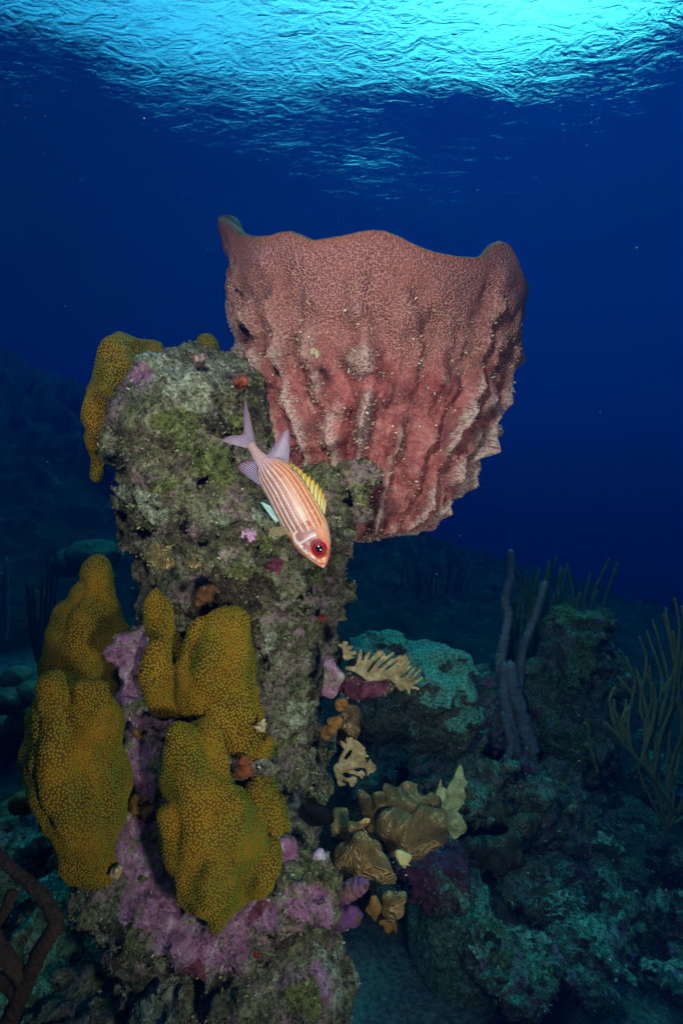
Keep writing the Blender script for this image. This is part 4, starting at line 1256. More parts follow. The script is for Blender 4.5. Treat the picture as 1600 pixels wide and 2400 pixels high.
boulder("boulder", 60, 2240, 1.15, 120, .16, 90, "teal lit rubble rock behind the brown rope sponge", TEAL, seed=44, h=.009, amp=.42, extra=lambda V, N: {'pale': np.clip(.75 + .7 * fbm(V, 6, 3, 6), 0, 1)})
boulder("boulder", 235, 2330, 1.08, 105, .14, 70, "low turf covered rock in front of the pillar foot", TEAL, seed=45, h=.008, amp=.42)
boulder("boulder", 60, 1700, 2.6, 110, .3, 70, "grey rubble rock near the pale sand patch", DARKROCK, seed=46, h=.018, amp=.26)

# ------------------------------------------------------------------ plate and lettuce corals at the pillar's side
PG = "tan plate corals beside the pillar"
def rp(p): return .004 * fbm(p, 30, 2, 3)
def plate(chain, label, mat=None, h=.0055, flat=1.5, k=.012, name="plate_coral", seed=0, det=None):
    return blob(name, chain, mat or PLATE, label, "coral", PG, h, k, det or (lambda p: .010 * fbm(p, 16, 3, seed) - .006 * noise(p, 42, seed + 2)), seed, flat)
plate([[(915, 1858, 1.22, 24), (940, 1900, 1.20, 44), (960, 1910, 1.20, 42), (1000, 1885, 1.21, 24)], [(955, 1858, 1.22, 24), (965, 1900, 1.2, 40)], [(1006, 1890, 1.21, 22), (960, 1900, 1.2, 40)]], "tan lobed plate coral, topmost of the pile, with three knobs", seed=51)
plate([[(846, 1860, 1.22, 12), (864, 1890, 1.21, 22), (890, 1910, 1.21, 36)], [(893, 1870, 1.2, 20), (890, 1915, 1.2, 32)]], "tan plate coral with one raised finger next to the topmost lobes", seed=52)
plate([[(930, 1940, 1.16, 46), (960, 1965, 1.15, 50), (1000, 1935, 1.16, 40), (1022, 1945, 1.16, 22)], [(1025, 1915, 1.17, 18), (1010, 1950, 1.16, 30)]], "dimpled brown plate coral with a squared lip", seed=53, flat=1.3)
plate([[(795, 1915, 1.12, 20), (795, 1950, 1.10, 26), (790, 1965, 1.1, 16)]], "small grooved plate coral standing on edge against the pillar", seed=54)
plate([[(826, 1930, 1.06, 15), (850, 1935, 1.05, 16), (858, 1925, 1.05, 12)], [(828, 1938, 1.05, 16), (848, 1948, 1.05, 13)]], "little orange lettuce coral with pale bumps", mat_ridges("orange_lettuce_skin", (.55, .29, .10), (.36, .15, .04), 55, 4), h=.004, seed=55)
plate([[(850, 1968, 1.02, 14), (852, 2000, 1.02, 34), (810, 2030, 1.02, 28), (800, 2050, 1.03, 22)], [(850, 2005, 1.02, 40), (900, 2045, 1.02, 24), (920, 2058, 1.02, 10)], [(800, 2000, 1.04, 20), (840, 2040, 1.03, 34)]], "widest tan plate coral, tent shaped with a white chipped edge", seed=56)
plate([[(936, 2002, 1.05, 11), (958, 2008, 1.05, 9)], [(940, 2026, 1.04, 10), (962, 2030, 1.04, 7), (978, 2032, 1.04, 5)], [(938, 2004, 1.05, 10), (945, 2028, 1.05, 10)]], "small pale knobby coral tip beside the tent shaped plate", mat_plain("pale_knob_skin", [(.3, (.42, .28, .11)), (.65, (.58, .44, .22))], 20, .6, .004, 100), h=.0035, seed=57)
plate([[(920, 2110, .98, 22), (925, 2130, .98, 24), (918, 2140, .98, 20)], [(940, 2100, .98, 12), (930, 2125, .98, 20)]], "round brown plate coral with a scalloped rim below the purple tubes", seed=58)
plate([[(872, 2105, .96, 12), (874, 2130, .96, 17), (878, 2155, .96, 9)]], "narrow brown leaf coral hanging beside the scalloped plate", BROWNLEAF, h=.004, seed=59)
plate([[(905, 2165, .98, 9), (912, 2185, .98, 8)], [(920, 2170, .99, 7), (930, 2190, .99, 6)], [(895, 2160, .98, 8), (918, 2172, .98, 6)]], "tuft of tiny brown leaves hanging lowest of the pile", BROWNLEAF, h=.0035, seed=60)
plate([[(815, 1668, 1.08, 26), (820, 1705, 1.06, 24), (812, 1735, 1.06, 20)]], "grooved brown plate coral on the pillar side above the fan shaped fire coral", mat_ridges("grooved_brown_skin", (.30, .18, .09), (.13, .07, .035), 42, 7), seed=61, flat=1.2)
for q, (x, y, r, lab) in enumerate([(797, 1650, 11, "small orange cup sponge with a curled lip on the pillar side"), (785, 1692, 12, "rounded orange sponge lump below the curled one"), (768, 1715, 13, "pitted orange sponge crust at the edge of the column")]):
    blob("orange_sponge", [[(x - 8, y, 1.0, r * .8), (x + 8, y - 4, .99, r)], [(x, y + 8, 1.0, r * .8)]], ORANGE, lab, "sponge", "orange sponges on the pillar side", .0035, .01, lambda p: .004 * noise(p, 60, 3))

# purple tube sponges lying on their sides
def lying_tube(pts, label):
    pa = curve([P(*q[:3]) for q in pts], 44)
    r = np.interp(np.linspace(0, 1, 44), np.linspace(0, 1, len(pts)), [q[3] / F * q[2] for q in pts])
    r = r * (1 + .05 * np.sin(np.linspace(0, 30, 44)))
    V, Q, T = tube(pa, r, 28, 4, .16)
    root = empty("tube_sponge", pa[0], label, "tube sponge", "purple tube sponges under the tan plates")
    build("tube", Geo().add(V, Q, T), TUBEP, root, pa[0])
    # dark opening at the free end
    e = pa[-1]; t = pa[-1] - pa[-4]; t /= np.linalg.norm(t)
    d = np.array([0, -1, 0.1]); n = t * .45 + d; n /= np.linalg.norm(n)
    pos = e + n * r[-1] * .80 - t * r[-1] * .3
    V2, Q2, T2 = tube(np.array([pos - n * .012, pos, pos + n * .003]), [r[-1] * .42, r[-1] * .42, r[-1] * .34], 16, 1, .1)
    build("opening", Geo().add(V2, Q2, T2), mat_plain("opening_dark", [(.3, (.05, .02, .01)), (.7, (.14, .07, .03))], 60), root, pa[0])
lying_tube([(790, 2100, .965, 20), (815, 2090, .955, 22), (840, 2078, .945, 19), (856, 2072, .94, 14)], "short purple tube sponge with an orange mouth under the tent shaped plate")
lying_tube([(712, 2125, .95, 20), (755, 2145, .945, 25), (800, 2150, .94, 26), (838, 2146, .935, 19)], "longer wine purple tube sponge lying under the pink ledge")

# ------------------------------------------------------------------ fire corals: flat fans of knobbly fingers
def fan(name, root_px, Y, spec, label, rbase, mat=FIRE, flat=.9, h=.0021, tipmat=None, tilt=0.0, group="tan fire corals on the pillar side"):
    segs = []
    tips = []
    def pt(x, y): 
        return P(x, y, Y + tilt * (x - root_px[0]) / 100)
    for pl in spec:
        pp = curve([np.array([x, y, r]) for x, y, r in pl], 3 * len(pl))
        for a, b in zip(pp[:-1], pp[1:]):
            segs.append((pt(a[0], a[1]), a[2] / F * Y, pt(b[0], b[1]), b[2] / F * Y))
    allp = np.array([s[0] for s in segs] + [s[2] for s in segs]); rm = max(max(s[1], s[3]) for s in segs)
    sq = np.array([1, 1.0, 1])
    def f(p):
        p = p.copy(); pl = Y + tilt * ((p[:, 0] - P(root_px[0], 0, Y)[0]) * F / Y) / 100
        p[:, 1] = pl + (p[:, 1] - pl) * 1.25
        d = None
        for a, ra, b, rb in segs:
            q = d_cone(p, a, ra, b, rb)
            d = q if d is None else smin(d, q, .0022)
        return d
    V, Q = surf_net(f, allp.min(0) - rm - .008, allp.max(0) + rm + .008, h, lambda p: .0008 * noise(p, 130, 3), .01)
    o = build(name, Geo().add(V, Q), mat, None, P(root_px[0], root_px[1], Y))
    return tag(o, label, "fire coral", group)
def fingers(base, pts, r0, r1, rng, jit=5, fork=True):
    """Branches from base towards each point, the longer ones forked near the tip."""
    out = []
    for (x, y) in pts:
        bx, by = base
        mx, my = bx + (x - bx) * .55 + rng.uniform(-jit, jit), by + (y - by) * .55 + rng.uniform(-jit, jit)
        out.append([(bx, by, r0), (mx, my, (r0 + r1) / 2 + .6), (x, y, r1)])
        if fork:
            L = math.hypot(x - bx, y - by)
            nx, ny = -(y - by) / L, (x - bx) / L
            for s in (-1, 1):
                if rng.rand() < .75:
                    k = rng.uniform(.12, .2) * L + 5
                    out.append([(mx, my, r1 + .8), (mx + (x - mx) * .5 + nx * s * k * .8, my + (y - my) * .5 + ny * s * k * .8, r1 + .4), (x - (x - mx) * .12 + nx * s * k, y - (y - my) * .12 + ny * s * k, r1 * .9)])
    return out
rg = np.random.RandomState(4)
def zz(l, ox=780, oy=1480, s=4.612): return [(ox + x / s, oy + y / s, r / s) for x, y, r in l]
# upper fan, traced: a blade along the branch stub and fingers that all lean up to the right
up = [zz([(150, 395, 22), (240, 410, 30), (300, 440, 30), (400, 500, 42), (480, 500, 40), (600, 480, 34), (700, 540, 40), (780, 590, 26)]),
      zz([(270, 400, 34), (285, 300, 26), (300, 205, 17)]), zz([(300, 420, 30), (340, 330, 24), (395, 225, 14)]), zz([(350, 300, 16), (360, 262, 12), (400, 220, 11)]),
      zz([(330, 420, 34), (420, 310, 26), (500, 215, 14)]), zz([(440, 300, 18), (520, 240, 14), (540, 205, 11)]), zz([(410, 460, 30), (480, 360, 26), (560, 250, 14)]), zz([(500, 340, 20), (600, 270, 16), (660, 232, 11)]),
      zz([(420, 510, 30), (540, 400, 24), (640, 300, 16)]), zz([(560, 380, 20), (680, 300, 16), (730, 265, 11)]), zz([(520, 490, 28), (640, 400, 22), (730, 310, 16), (790, 240, 11)]), zz([(720, 310, 14), (770, 290, 11), (815, 280, 10)]),
      zz([(590, 480, 28), (700, 400, 20), (770, 330, 15), (805, 315, 10)]), zz([(620, 490, 26), (730, 420, 20), (835, 320, 11)]), zz([(680, 500, 24), (770, 430, 18), (845, 372, 10)]), zz([(700, 540, 26), (790, 500, 18), (850, 430, 14), (902, 392, 10)]),
      zz([(740, 570, 24), (840, 520, 18), (900, 460, 14), (945, 405, 10)]), zz([(780, 590, 22), (860, 560, 18), (920, 530, 14), (968, 490, 10)]), zz([(780, 590, 24), (860, 600, 18), (928, 625, 11)]), zz([(790, 590, 20), (815, 640, 15), (822, 688, 9)]),
      zz([(380, 500, 34), (410, 560, 30), (440, 600, 20)]), zz([(690, 580, 24), (740, 630, 14), (760, 618, 10)])]
fan("fire_coral", (800, 1570), 1.06, up, "long tan fire coral with finger tips leaning along the branch stub", .0, tilt=.012)
sm_ = [zz([(130, 290, 22), (130, 220, 22), (110, 160, 18), (60, 145, 10)]), zz([(120, 180, 18), (115, 140, 14), (122, 110, 9)]), zz([(125, 190, 18), (140, 150, 14), (152, 115, 9)]), zz([(130, 230, 20), (165, 190, 16), (185, 155, 9)]), zz([(165, 190, 14), (200, 175, 11), (222, 160, 8)]), zz([(140, 260, 18), (190, 230, 15), (245, 215, 9)]), zz([(150, 300, 16), (195, 280, 13), (225, 285, 9)]), zz([(150, 290, 16), (175, 270, 12), (185, 262, 8)]), zz([(180, 235, 13), (220, 245, 10), (248, 240, 8)])]
fan("fire_coral", (805, 1545), 1.04, sm_, "smallest tan fire coral sprig above the pink knob", .0)
def zf(l): return zz(l, 780, 1480, 4.612)
cfan = [zf([(60, 1480, 60), (140, 1450, 60), (220, 1440, 44)]), zf([(60, 1480, 50), (60, 1560, 34), (80, 1640, 22), (110, 1650, 16)]), zf([(110, 1460, 44), (180, 1400, 34), (230, 1330, 34), (240, 1260, 34)]), zf([(100, 1440, 34), (90, 1380, 24), (140, 1290, 26), (190, 1230, 26)])]
base_pts = [((150, 1250), [(90, 1190), (95, 1225), (120, 1250)]), ((185, 1230), [(150, 1155), (178, 1150), (205, 1150)]), ((220, 1240), [(238, 1170), (268, 1190), (290, 1210)]), ((240, 1290), [(305, 1225), (330, 1250), (345, 1270)]), ((240, 1340), [(350, 1300), (365, 1330), (385, 1350)]), ((220, 1400), [(330, 1375), (360, 1390), (300, 1380)]),
            ((220, 1440), [(300, 1420), (330, 1440)])]
for b, ps in base_pts:
    for p_ in ps:
        cfan.append(zf([(b[0], b[1], 24), ((b[0] + p_[0]) / 2, (b[1] + p_[1]) / 2, 17), (p_[0], p_[1], 10)]))
cfan.append(zf([(230, 1440, 34), (320, 1440, 30), (380, 1450, 28)]))
for p_ in [(405, 1385), (428, 1420), (440, 1450), (462, 1455), (465, 1490), (440, 1520), (410, 1530), (380, 1560)]:
    cfan.append(zf([(370, 1460, 22), ((370 + p_[0]) / 2, (1460 + p_[1]) / 2, 14), (p_[0], p_[1], 9)]))
cfan.append(zf([(150, 1490, 30), (240, 1530, 20), (300, 1540, 18)]))
for p_ in [(310, 1500), (330, 1520), (345, 1550), (320, 1590)]:
    cfan.append(zf([(290, 1540, 16), ((290 + p_[0]) / 2, (1540 + p_[1]) / 2, 12), (p_[0], p_[1], 9)]))
cfan.append(zf([(70, 1560, 26), (140, 1600, 18), (190, 1600, 22)]))
for p_ in [(220, 1570), (250, 1580), (258, 1605), (255, 1635), (235, 1665), (210, 1680), (190, 1670)]:
    cfan.append(zf([(195, 1605, 16), ((195 + p_[0]) / 2, (1605 + p_[1]) / 2, 12), (p_[0], p_[1], 8)]))
cfan.append(zf([(80, 1640, 18), (60, 1665, 10)])); cfan.append(zf([(90, 1650, 16), (135, 1650, 10)]))
fan("fire_coral", (792, 1800), 1.0, cfan, "fan shaped yellow fire coral with fringed fingertips and a round hole", .0)

# smooth blade coral
def blade():
    def zb(l): return np.array([(740 + x / 4.126, 1720 + y / 4.126) for x, y in l])
    Y = 1.22
    polys = [zb([(1400, 285), (1425, 350), (1432, 425), (1475, 482), (1430, 525), (1452, 622), (1430, 650), (1440, 668), (1385, 722), (1365, 745), (1410, 790), (1440, 850), (1470, 920), (1440, 965), (1400, 970), (1340, 1012), (1290, 980), (1265, 905), (1215, 830), (1198, 740), (1222, 640), (1245, 560), (1300, 470), (1350, 370)]),
             zb([(1192, 390), (1210, 478), (1245, 490), (1238, 600), (1215, 640), (1178, 560), (1138, 552), (1160, 470)])]
    root = None
    for q, pl in enumerate(polys):
        a = np.array([P(x, y, Y)[[0, 2]] for x, y in pl])
        def f(p):
            x, z = p[:, 0], p[:, 2]
            d2 = np.full(len(p), 1e9); s = np.ones(len(p))
            n = len(a)
            for i in range(n):
                A, B = a[i], a[(i + 1) % n]
                e = B - A
                wx, wz = x - A[0], z - A[1]
                t = np.clip((wx * e[0] + wz * e[1]) / (e @ e), 0, 1)
                d2 = np.minimum(d2, (wx - t * e[0]) ** 2 + (wz - t * e[1]) ** 2)
                c1 = z >= A[1]; c2 = z < B[1]; c3 = e[0] * wz > e[1] * wx
                fl = (c1 & c2 & c3) | (~c1 & ~c2 & ~c3)
                s = np.where(fl, -s, s)
            d = s * np.sqrt(d2)
            yc = Y - q * .02 + .05 * (x - a[:, 0].mean()) + .006 * noise(p * [1, 0, 1], 45, 5) + .003 * noise(p * [1, 0, 1], 110, 6) * sstep(z, a[:, 1].max() - .06, a[:, 1].max() - .12)
            th = .0022 + .22 * np.minimum(np.maximum(-d, 0), .016)
            return np.maximum(d * .8, np.abs(p[:, 1] - yc) - th)
        lo = np.array([a[:, 0].min() - .01, Y - .06, a[:, 1].min() - .01]); hi = np.array([a[:, 0].max() + .01, Y + .05, a[:, 1].max() + .01])
        V, Q = surf_net(f, lo, hi, .0024)
        if root is None:
            b = P(1066, 1965, Y)
            root = empty("blade_fire_coral", b, "smooth pale yellow blade coral with a pointed tip and notched edge", "fire coral")
        build("blade", Geo().add(V, Q), BLADE, root, b)
blade()

# ------------------------------------------------------------------ rope tubes, sea rods
def multi_tube(name, tubes, mat, label, cat, sides=10, rough=.12, group=None, part="tube", n=36):
    b = P(*tubes[0][0][:3])
    root = empty(name, b, label, cat, group)
    for k, t in enumerate(tubes):
        pa = curve([P(*q[:3]) for q in t], n)
        r = np.interp(np.linspace(0, 1, n), np.linspace(0, 1, len(t)), [q[3] / F * q[2] for q in t])
        r = r * (1 + .05 * np.sin(np.linspace(0, 5.5 * n ** .5, n) * 2 + 3 * np.sin(np.linspace(0, 9, n))))
        V, Q, T = tube(pa, r, sides, k, rough)
        build(part, Geo().add(V, Q, T), mat, root, b)
    return root
RY = 2.15
multi_tube("rope_sponge", [[(1245, 1760, RY, 18), (1225, 1690, RY, 17), (1200, 1600, RY, 15), (1195, 1555, RY, 11)],
                           [(1215, 1790, RY, 15), (1200, 1720, RY, 14), (1182, 1640, RY, 13), (1180, 1557, RY, 10)],
                           [(1192, 1640, RY + .05, 13), (1172, 1560, RY + .05, 12), (1182, 1490, RY + .05, 11)],
                           [(1180, 1500, RY + .05, 9), (1190, 1440, RY + .05, 10), (1182, 1410, RY + .05, 10), (1195, 1350, RY + .05, 9), (1196, 1292, RY + .05, 8)],
                           [(1215, 1620, RY + .1, 9), (1225, 1520, RY + .1, 9), (1255, 1440, RY + .1, 8), (1276, 1366, RY + .1, 7)],
                           [(1230, 1800, RY - .05, 12), (1200, 1740, RY - .05, 12), (1178, 1672, RY - .05, 9)],
                           [(1165, 1800, RY - .1, 8), (1190, 1775, RY - .1, 9), (1196, 1750, RY - .1, 8)]],
           ROD, "cluster of tall mauve rope sponge tubes, the tallest reaching above the rock heads", "rope sponge", 14, .28, n=70)
rgn = np.random.RandomState(9)
def sea_rod(px, py, Y, n, height, spread, r, mat, label, group, lean=0.0, fork=.5, name="sea_rod", sides=7):
    """Bushy gorgonian: whip branches that leave a holdfast, bend upwards and fork."""
    b = P(px, py, Y)
    root = empty(name, b, label, "gorgonian", group)
    s = Y / F
    for k in range(n):
        a = (k + .5) / n * 2 - 1 + rgn.uniform(-.12, .12)
        dep = rgn.uniform(-.5, .5) * spread * s
        H = height * s * rgn.uniform(.62, 1.0)
        x1 = a * spread * s
        wob = lambda q: rgn.uniform(-q, q) * spread * s
        pts = [b, b + [x1 * .45 + wob(.05), dep * .4, H * .16], b + [x1 * .85 + wob(.08) + lean * H * .2, dep * .8, H * .45], b + [x1 * 1.0 + wob(.10) + lean * H * .5, dep, H * .75], b + [x1 * 1.08 + wob(.14) + lean * H, dep * 1.1, H]]
        pa = curve(pts, 26)
        rr = np.linspace(r * 1.05, r * .62, 26) * s
        V, Q, T = tube(pa, rr, sides, k, .18)
        g = Geo().add(V, Q, T)
        if rgn.rand() < fork:
            i0 = rgn.randint(6, 13)
            d = rgn.choice([-1, 1]) * spread * s * rgn.uniform(.12, .22)
            top = pa[-1] + [d * 1.2, wob(.1), -H * rgn.uniform(.02, .2)]
            p2 = curve([pa[i0], pa[i0] + (pa[i0 + 4] - pa[i0]) * .6 + [d * .6, 0, 0], pa[i0] * .45 + top * .55 + [d * .25, 0, 0], top], 20)
            V, Q, T = tube(p2, np.linspace(r, r * .7, 20) * s, sides, k + 50, .18)
            g.add(V, Q, T)
        build("branch", g, mat, root, b)
    return root
def whips(px, py, Y, mat, label, lines, r=4.6):
    """Open gorgonian of long winding whips; each line is a path of pixels from the holdfast to a tip."""
    b = P(px, py, Y); root = empty("sea_rod", b, label, "gorgonian", "sea rods on the reef")
    for k, l in enumerate(lines):
        dz = rgn.uniform(-.12, .12)
        pts = [P(x + rgn.uniform(-5, 5), y, Y + dz * i / len(l)) for i, (x, y) in enumerate(l)]
        pa = curve(pts, 60)
        pa[:, 0] += .006 * np.sin(np.linspace(0, 9, 60) + k) * np.linspace(0, 1, 60)
        V, Q, T = tube(pa, np.linspace(r * 1.15, r * .85, 60) / F * Y, 7, k, .35)
        build("branch", Geo().add(V, Q, T), mat, root, b)
whips(1560, 1960, 1.85, GORG, "tall brown sea rod with long whip branches at the edge of the view", [
    [(1560, 1960), (1540, 1800), (1580, 1640), (1592, 1500), (1580, 1400)], [(1560, 1900), (1575, 1700), (1610, 1560), (1602, 1420)], [(1560, 1940), (1520, 1760), (1560, 1620), (1545, 1520), (1528, 1452)],
    [(1552, 1620), (1580, 1560), (1566, 1470), (1560, 1425)], [(1540, 1850), (1530, 1700), (1545, 1600), (1530, 1530), (1517, 1480)], [(1548, 1900), (1590, 1760), (1585, 1620), (1570, 1520), (1552, 1440)],
    [(1560, 1950), (1600, 1850), (1620, 1700), (1612, 1560)], [(1525, 1730), (1500, 1660), (1512, 1560), (1498, 1492)], [(1560, 1940), (1610, 1900), (1640, 1780), (1625, 1650)],
    [(1560, 1950), (1500, 1820), (1470, 1700), (1490, 1600), (1475, 1540)], [(1555, 1940), (1540, 1850), (1510, 1720), (1530, 1640), (1520, 1560)], [(1560, 1950), (1580, 1850), (1560, 1720), (1590, 1600), (1600, 1500)], [(1565, 1945), (1570, 1800), (1600, 1700), (1590, 1590), (1610, 1480)], [(1545, 1700), (1560, 1620), (1585, 1560), (1575, 1480)], [(1570, 1940), (1620, 1830), (1610, 1740), (1650, 1620)], [(1520, 1800), (1480, 1760), (1462, 1690), (1470, 1640)]], 3.1)
whips(1590, 1910, 1.80, GORG, "leaning brown sea rod whose bent whips spread in front of the green rock head", [
    [(1590, 1910), (1520, 1810), (1460, 1740), (1420, 1695)], [(1480, 1765), (1462, 1690), (1480, 1640), (1452, 1585)], [(1500, 1785), (1520, 1690), (1500, 1600), (1488, 1566)], [(1505, 1790), (1530, 1700), (1528, 1620), (1512, 1572)],
    [(1450, 1730), (1430, 1660), (1436, 1610)], [(1455, 1735), (1445, 1680), (1430, 1640)], [(1530, 1820), (1545, 1740), (1570, 1640)]], 3.9)
whips(1395, 1810, 1.9, GORG, "short forked whip standing against the base of the green rock head", [[(1395, 1810), (1380, 1750), (1380, 1720), (1373, 1695)], [(1385, 1770), (1374, 1745), (1370, 1746)]], 3.4)
GORGM = mat_plain("green_sea_rod_skin", [(.3, (.06, .10, .055)), (.65, (.15, .20, .11))], 22, .9, .012, 220)
sea_rod(1275, 1690, 2.6, 34, 385, 112, 5.2, GORGM, "bushy dark green sea rod behind the rope sponge tubes", "sea rods on the reef", .05, .8)
sea_rod(95, 1560, 2.9, 7, 260, 48, 4.6, GORGD, "thin dark sea rod standing over the pale sand", "sea rods on the reef")
sea_rod(12, 1500, 2.6, 2, 230, 10, 7.0, ROD, "single upright pale rod by the dark reef slope", "sea rods on the reef", 0, 0)
for (x, y, Y, n, hgt, sp, lab) in [(1010, 1490, 4.9, 18, 200, 85, "faint tall sea rod between the pillar and the rope tubes"), (1110, 1520, 5.2, 12, 170, 55, "faint low sea rod left of the rope tubes"), (1545, 1500, 5.5, 9, 120, 40, "faint stubby sea rod beyond the tall whips")]:
    sea_rod(x, y, Y, n, hgt, sp, 2.8, GORGD, lab.replace(" left of", " next to"), "sea rods on the reef", .02, .6, sides=5)
# brown rope sponge in the near corner
RB = .80
multi_tube("branching_rope_sponge", [[(20, 2400, RB, 20), (50, 2330, RB, 20), (95, 2230, RB, 19), (135, 2165, RB, 17)], [(135, 2165, RB, 17), (100, 2100, RB + .02, 15), (45, 2050, RB + .03, 13), (-10, 2000, RB + .04, 12)],
                                      [(60, 2300, RB, 18), (20, 2250, RB - .01, 17), (-15, 2190, RB - .01, 16)], [(30, 2090, RB + .03, 13), (8, 2140, RB + .02, 13), (-20, 2180, RB + .01, 13)], [(45, 2330, RB, 17), (10, 2300, RB, 15), (-20, 2290, RB, 14)]],
           ROPE, "dark brown rope sponge whose branches meet in a zigzag in the near corner", "rope sponge", 16, .22, part="branch")

# ------------------------------------------------------------------ small growths on the pillar
ROCKPINK = mat_plain('lilac_knob_skin', [(.33, (.22, .12, .20)), (.5, (.42, .26, .40)), (.66, (.58, .46, .55))], 60, .85, .012, 120)
SG = "small growths on the pillar"
def growth(name, x, y, Y, r, mat, label, cat, n=4, seed=0, flat=1.0, h=.003):
    rr = np.random.RandomState(seed)
    ch = [[(x + rr.uniform(-.7, .7) * r, y + rr.uniform(-.7, .7) * r, Y + rr.uniform(-.008, .008), r * rr.uniform(.4, .7)), (x, y, Y + .01, r * .6)] for _ in range(n)]
    return blob(name, ch, mat, label, cat, SG, h, .006, lambda p: .007 * noise(p, 70, seed) + .005 * fbm(p, 150, 2, seed + 1), seed, flat)
LET = mat_ridges("ruffled_brown_skin", (.36, .24, .10), (.12, .07, .025), 60, 3)
growth("lettuce_coral", 380, 1302, .90, 26, LET, "ruffled brown lettuce coral in the middle of the pillar face", "coral", 8, 1)
growth("lettuce_coral", 456, 1322, .905, 17, LET, "small tan lettuce coral next to the ruffled brown one", "coral", 5, 2)
growth("crustose_algae", 586, 1254, .88, 14, mat_plain("mauve_knob_skin", [(.35, (.30, .12, .24)), (.65, (.48, .26, .42))], 40), "round mauve knob on the pillar below the fish belly", "algae knob", 3, 3)
PINKM = mat_plain("pink_crust_skin", [(.33, (.36, .13, .27)), (.5, (.50, .24, .42)), (.66, (.66, .46, .56))], 26, .85, .012, 60)
growth("crustose_algae", 748, 2008, .90, 15, ROCKPINK, "pale lilac knob standing on the mossy end of the ledge", "algae knob", 3, 4)
blob("coralline_block", [[(665, 1975, .90, 20), (668, 2015, .90, 19)], [(682, 1980, .90, 18), (680, 2010, .9, 16)]], ROCK, "squarish pink crusted stub beside the greenish coral mound", "rock stub", SG, .004, .01, at=dict(pink=.85))
blob("coralline_block", [[(772, 1560, 1.0, 20), (785, 1585, 1.0, 22), (775, 1610, 1.0, 18)]], ROCK, "pink and white crusted knob where the branch stub leaves the pillar", "rock stub", SG, .004, .01, at=dict(pink=.72, pale=.45))
boulder("branch_stub", 850, 1605, 1.09, 70, .05, 22, "dead maroon branch stub reaching out from the pillar under the tan fire coral", seed=71, h=.006, amp=.22, fleck=.009, fsize=.006, cat="dead coral", extra=lambda V, N: {'wine': np.clip(.7 + .6 * fbm(V, 12, 2, 3), 0, .9)})
growth("brown_sponge", 326, 1885, .885, 22, BROWNLEAF, "crumpled orange brown sponge between the two big coral columns", "sponge", 6, 5, 1.4)
growth("brown_sponge", 345, 1905, .885, 18, BROWNLEAF, "flat dark brown sponge flap under the crumpled one", "sponge", 4, 6, 1.6)
growth("orange_sponge", 572, 1800, .90, 20, mat_plain("rust_skin", [(.35, (.10, .022, .006)), (.6, (.24, .055, .012))], 50, .7, .006, 130), "rust red sponge patch on the pink stub of the ledge", "sponge", 6, 7, 1.5)
growth("brown_sponge", 323, 1720, .915, 11, BROWNLEAF, "tiny brown cup on the pink ridge", "sponge", 4, 8)
growth("red_sponge", 562, 898, .925, 14, mat_plain("red_brown_skin", [(.35, (.10, .015, .006)), (.65, (.24, .05, .02))], 50), "red brown sponge tuft near the tip of the fish tail", "sponge", 5, 9)
growth("red_sponge", 757, 1450, 1.0, 8, REDBIT, "small scarlet sponge on the shaded column", "sponge", 4, 10)
growth("red_sponge", 345, 1700, .96, 8, REDBIT, "tiny scarlet sponge in the crack beside the pink ridge", "sponge", 3, 11)
growth("red_sponge", 585, 2222, .85, 22, REDBIT, "bright red sponge crust under the pink ledge", "sponge", 8, 12, 2.2)
growth("brown_sponge", 480, 1395, .93, 20, mat_plain("dark_brown_skin", [(.35, (.04, .012, .004)), (.65, (.14, .05, .012))], 50), "dark brown sponge drape above the tall coral hump", "sponge", 6, 13)
growth("tunicate", 612, 1700, .90, 11, mat_plain("pale_tunicate", [(.4, (.30, .18, .10)), (.65, (.62, .50, .36))], 60), "pale bud at the edge of the tall coral hump", "tunicate", 3, 14)
growth("worm_tuft", 465, 845, .955, 12, mat_plain("feather_worm", [(.4, (.10, .035, .03)), (.65, (.30, .20, .18))], 70), "dark feathery worm tuft on the pillar top", "worm", 6, 15)
growth("worm_tuft", 272, 2048, .835, 12, mat_plain("pale_worm", [(.4, (.34, .20, .10)), (.65, (.60, .44, .26))], 70), "pale fluffy tuft on the lower end of the largest coral column", "worm", 4, 16)
growth("crust_patch", 738, 828, .925, 9, mat_plain("cream_scar", [(.4, (.30, .22, .13)), (.65, (.48, .38, .24))], 90), "small cream patch on the sponge wall", "crust", 4, 17, 2.0)

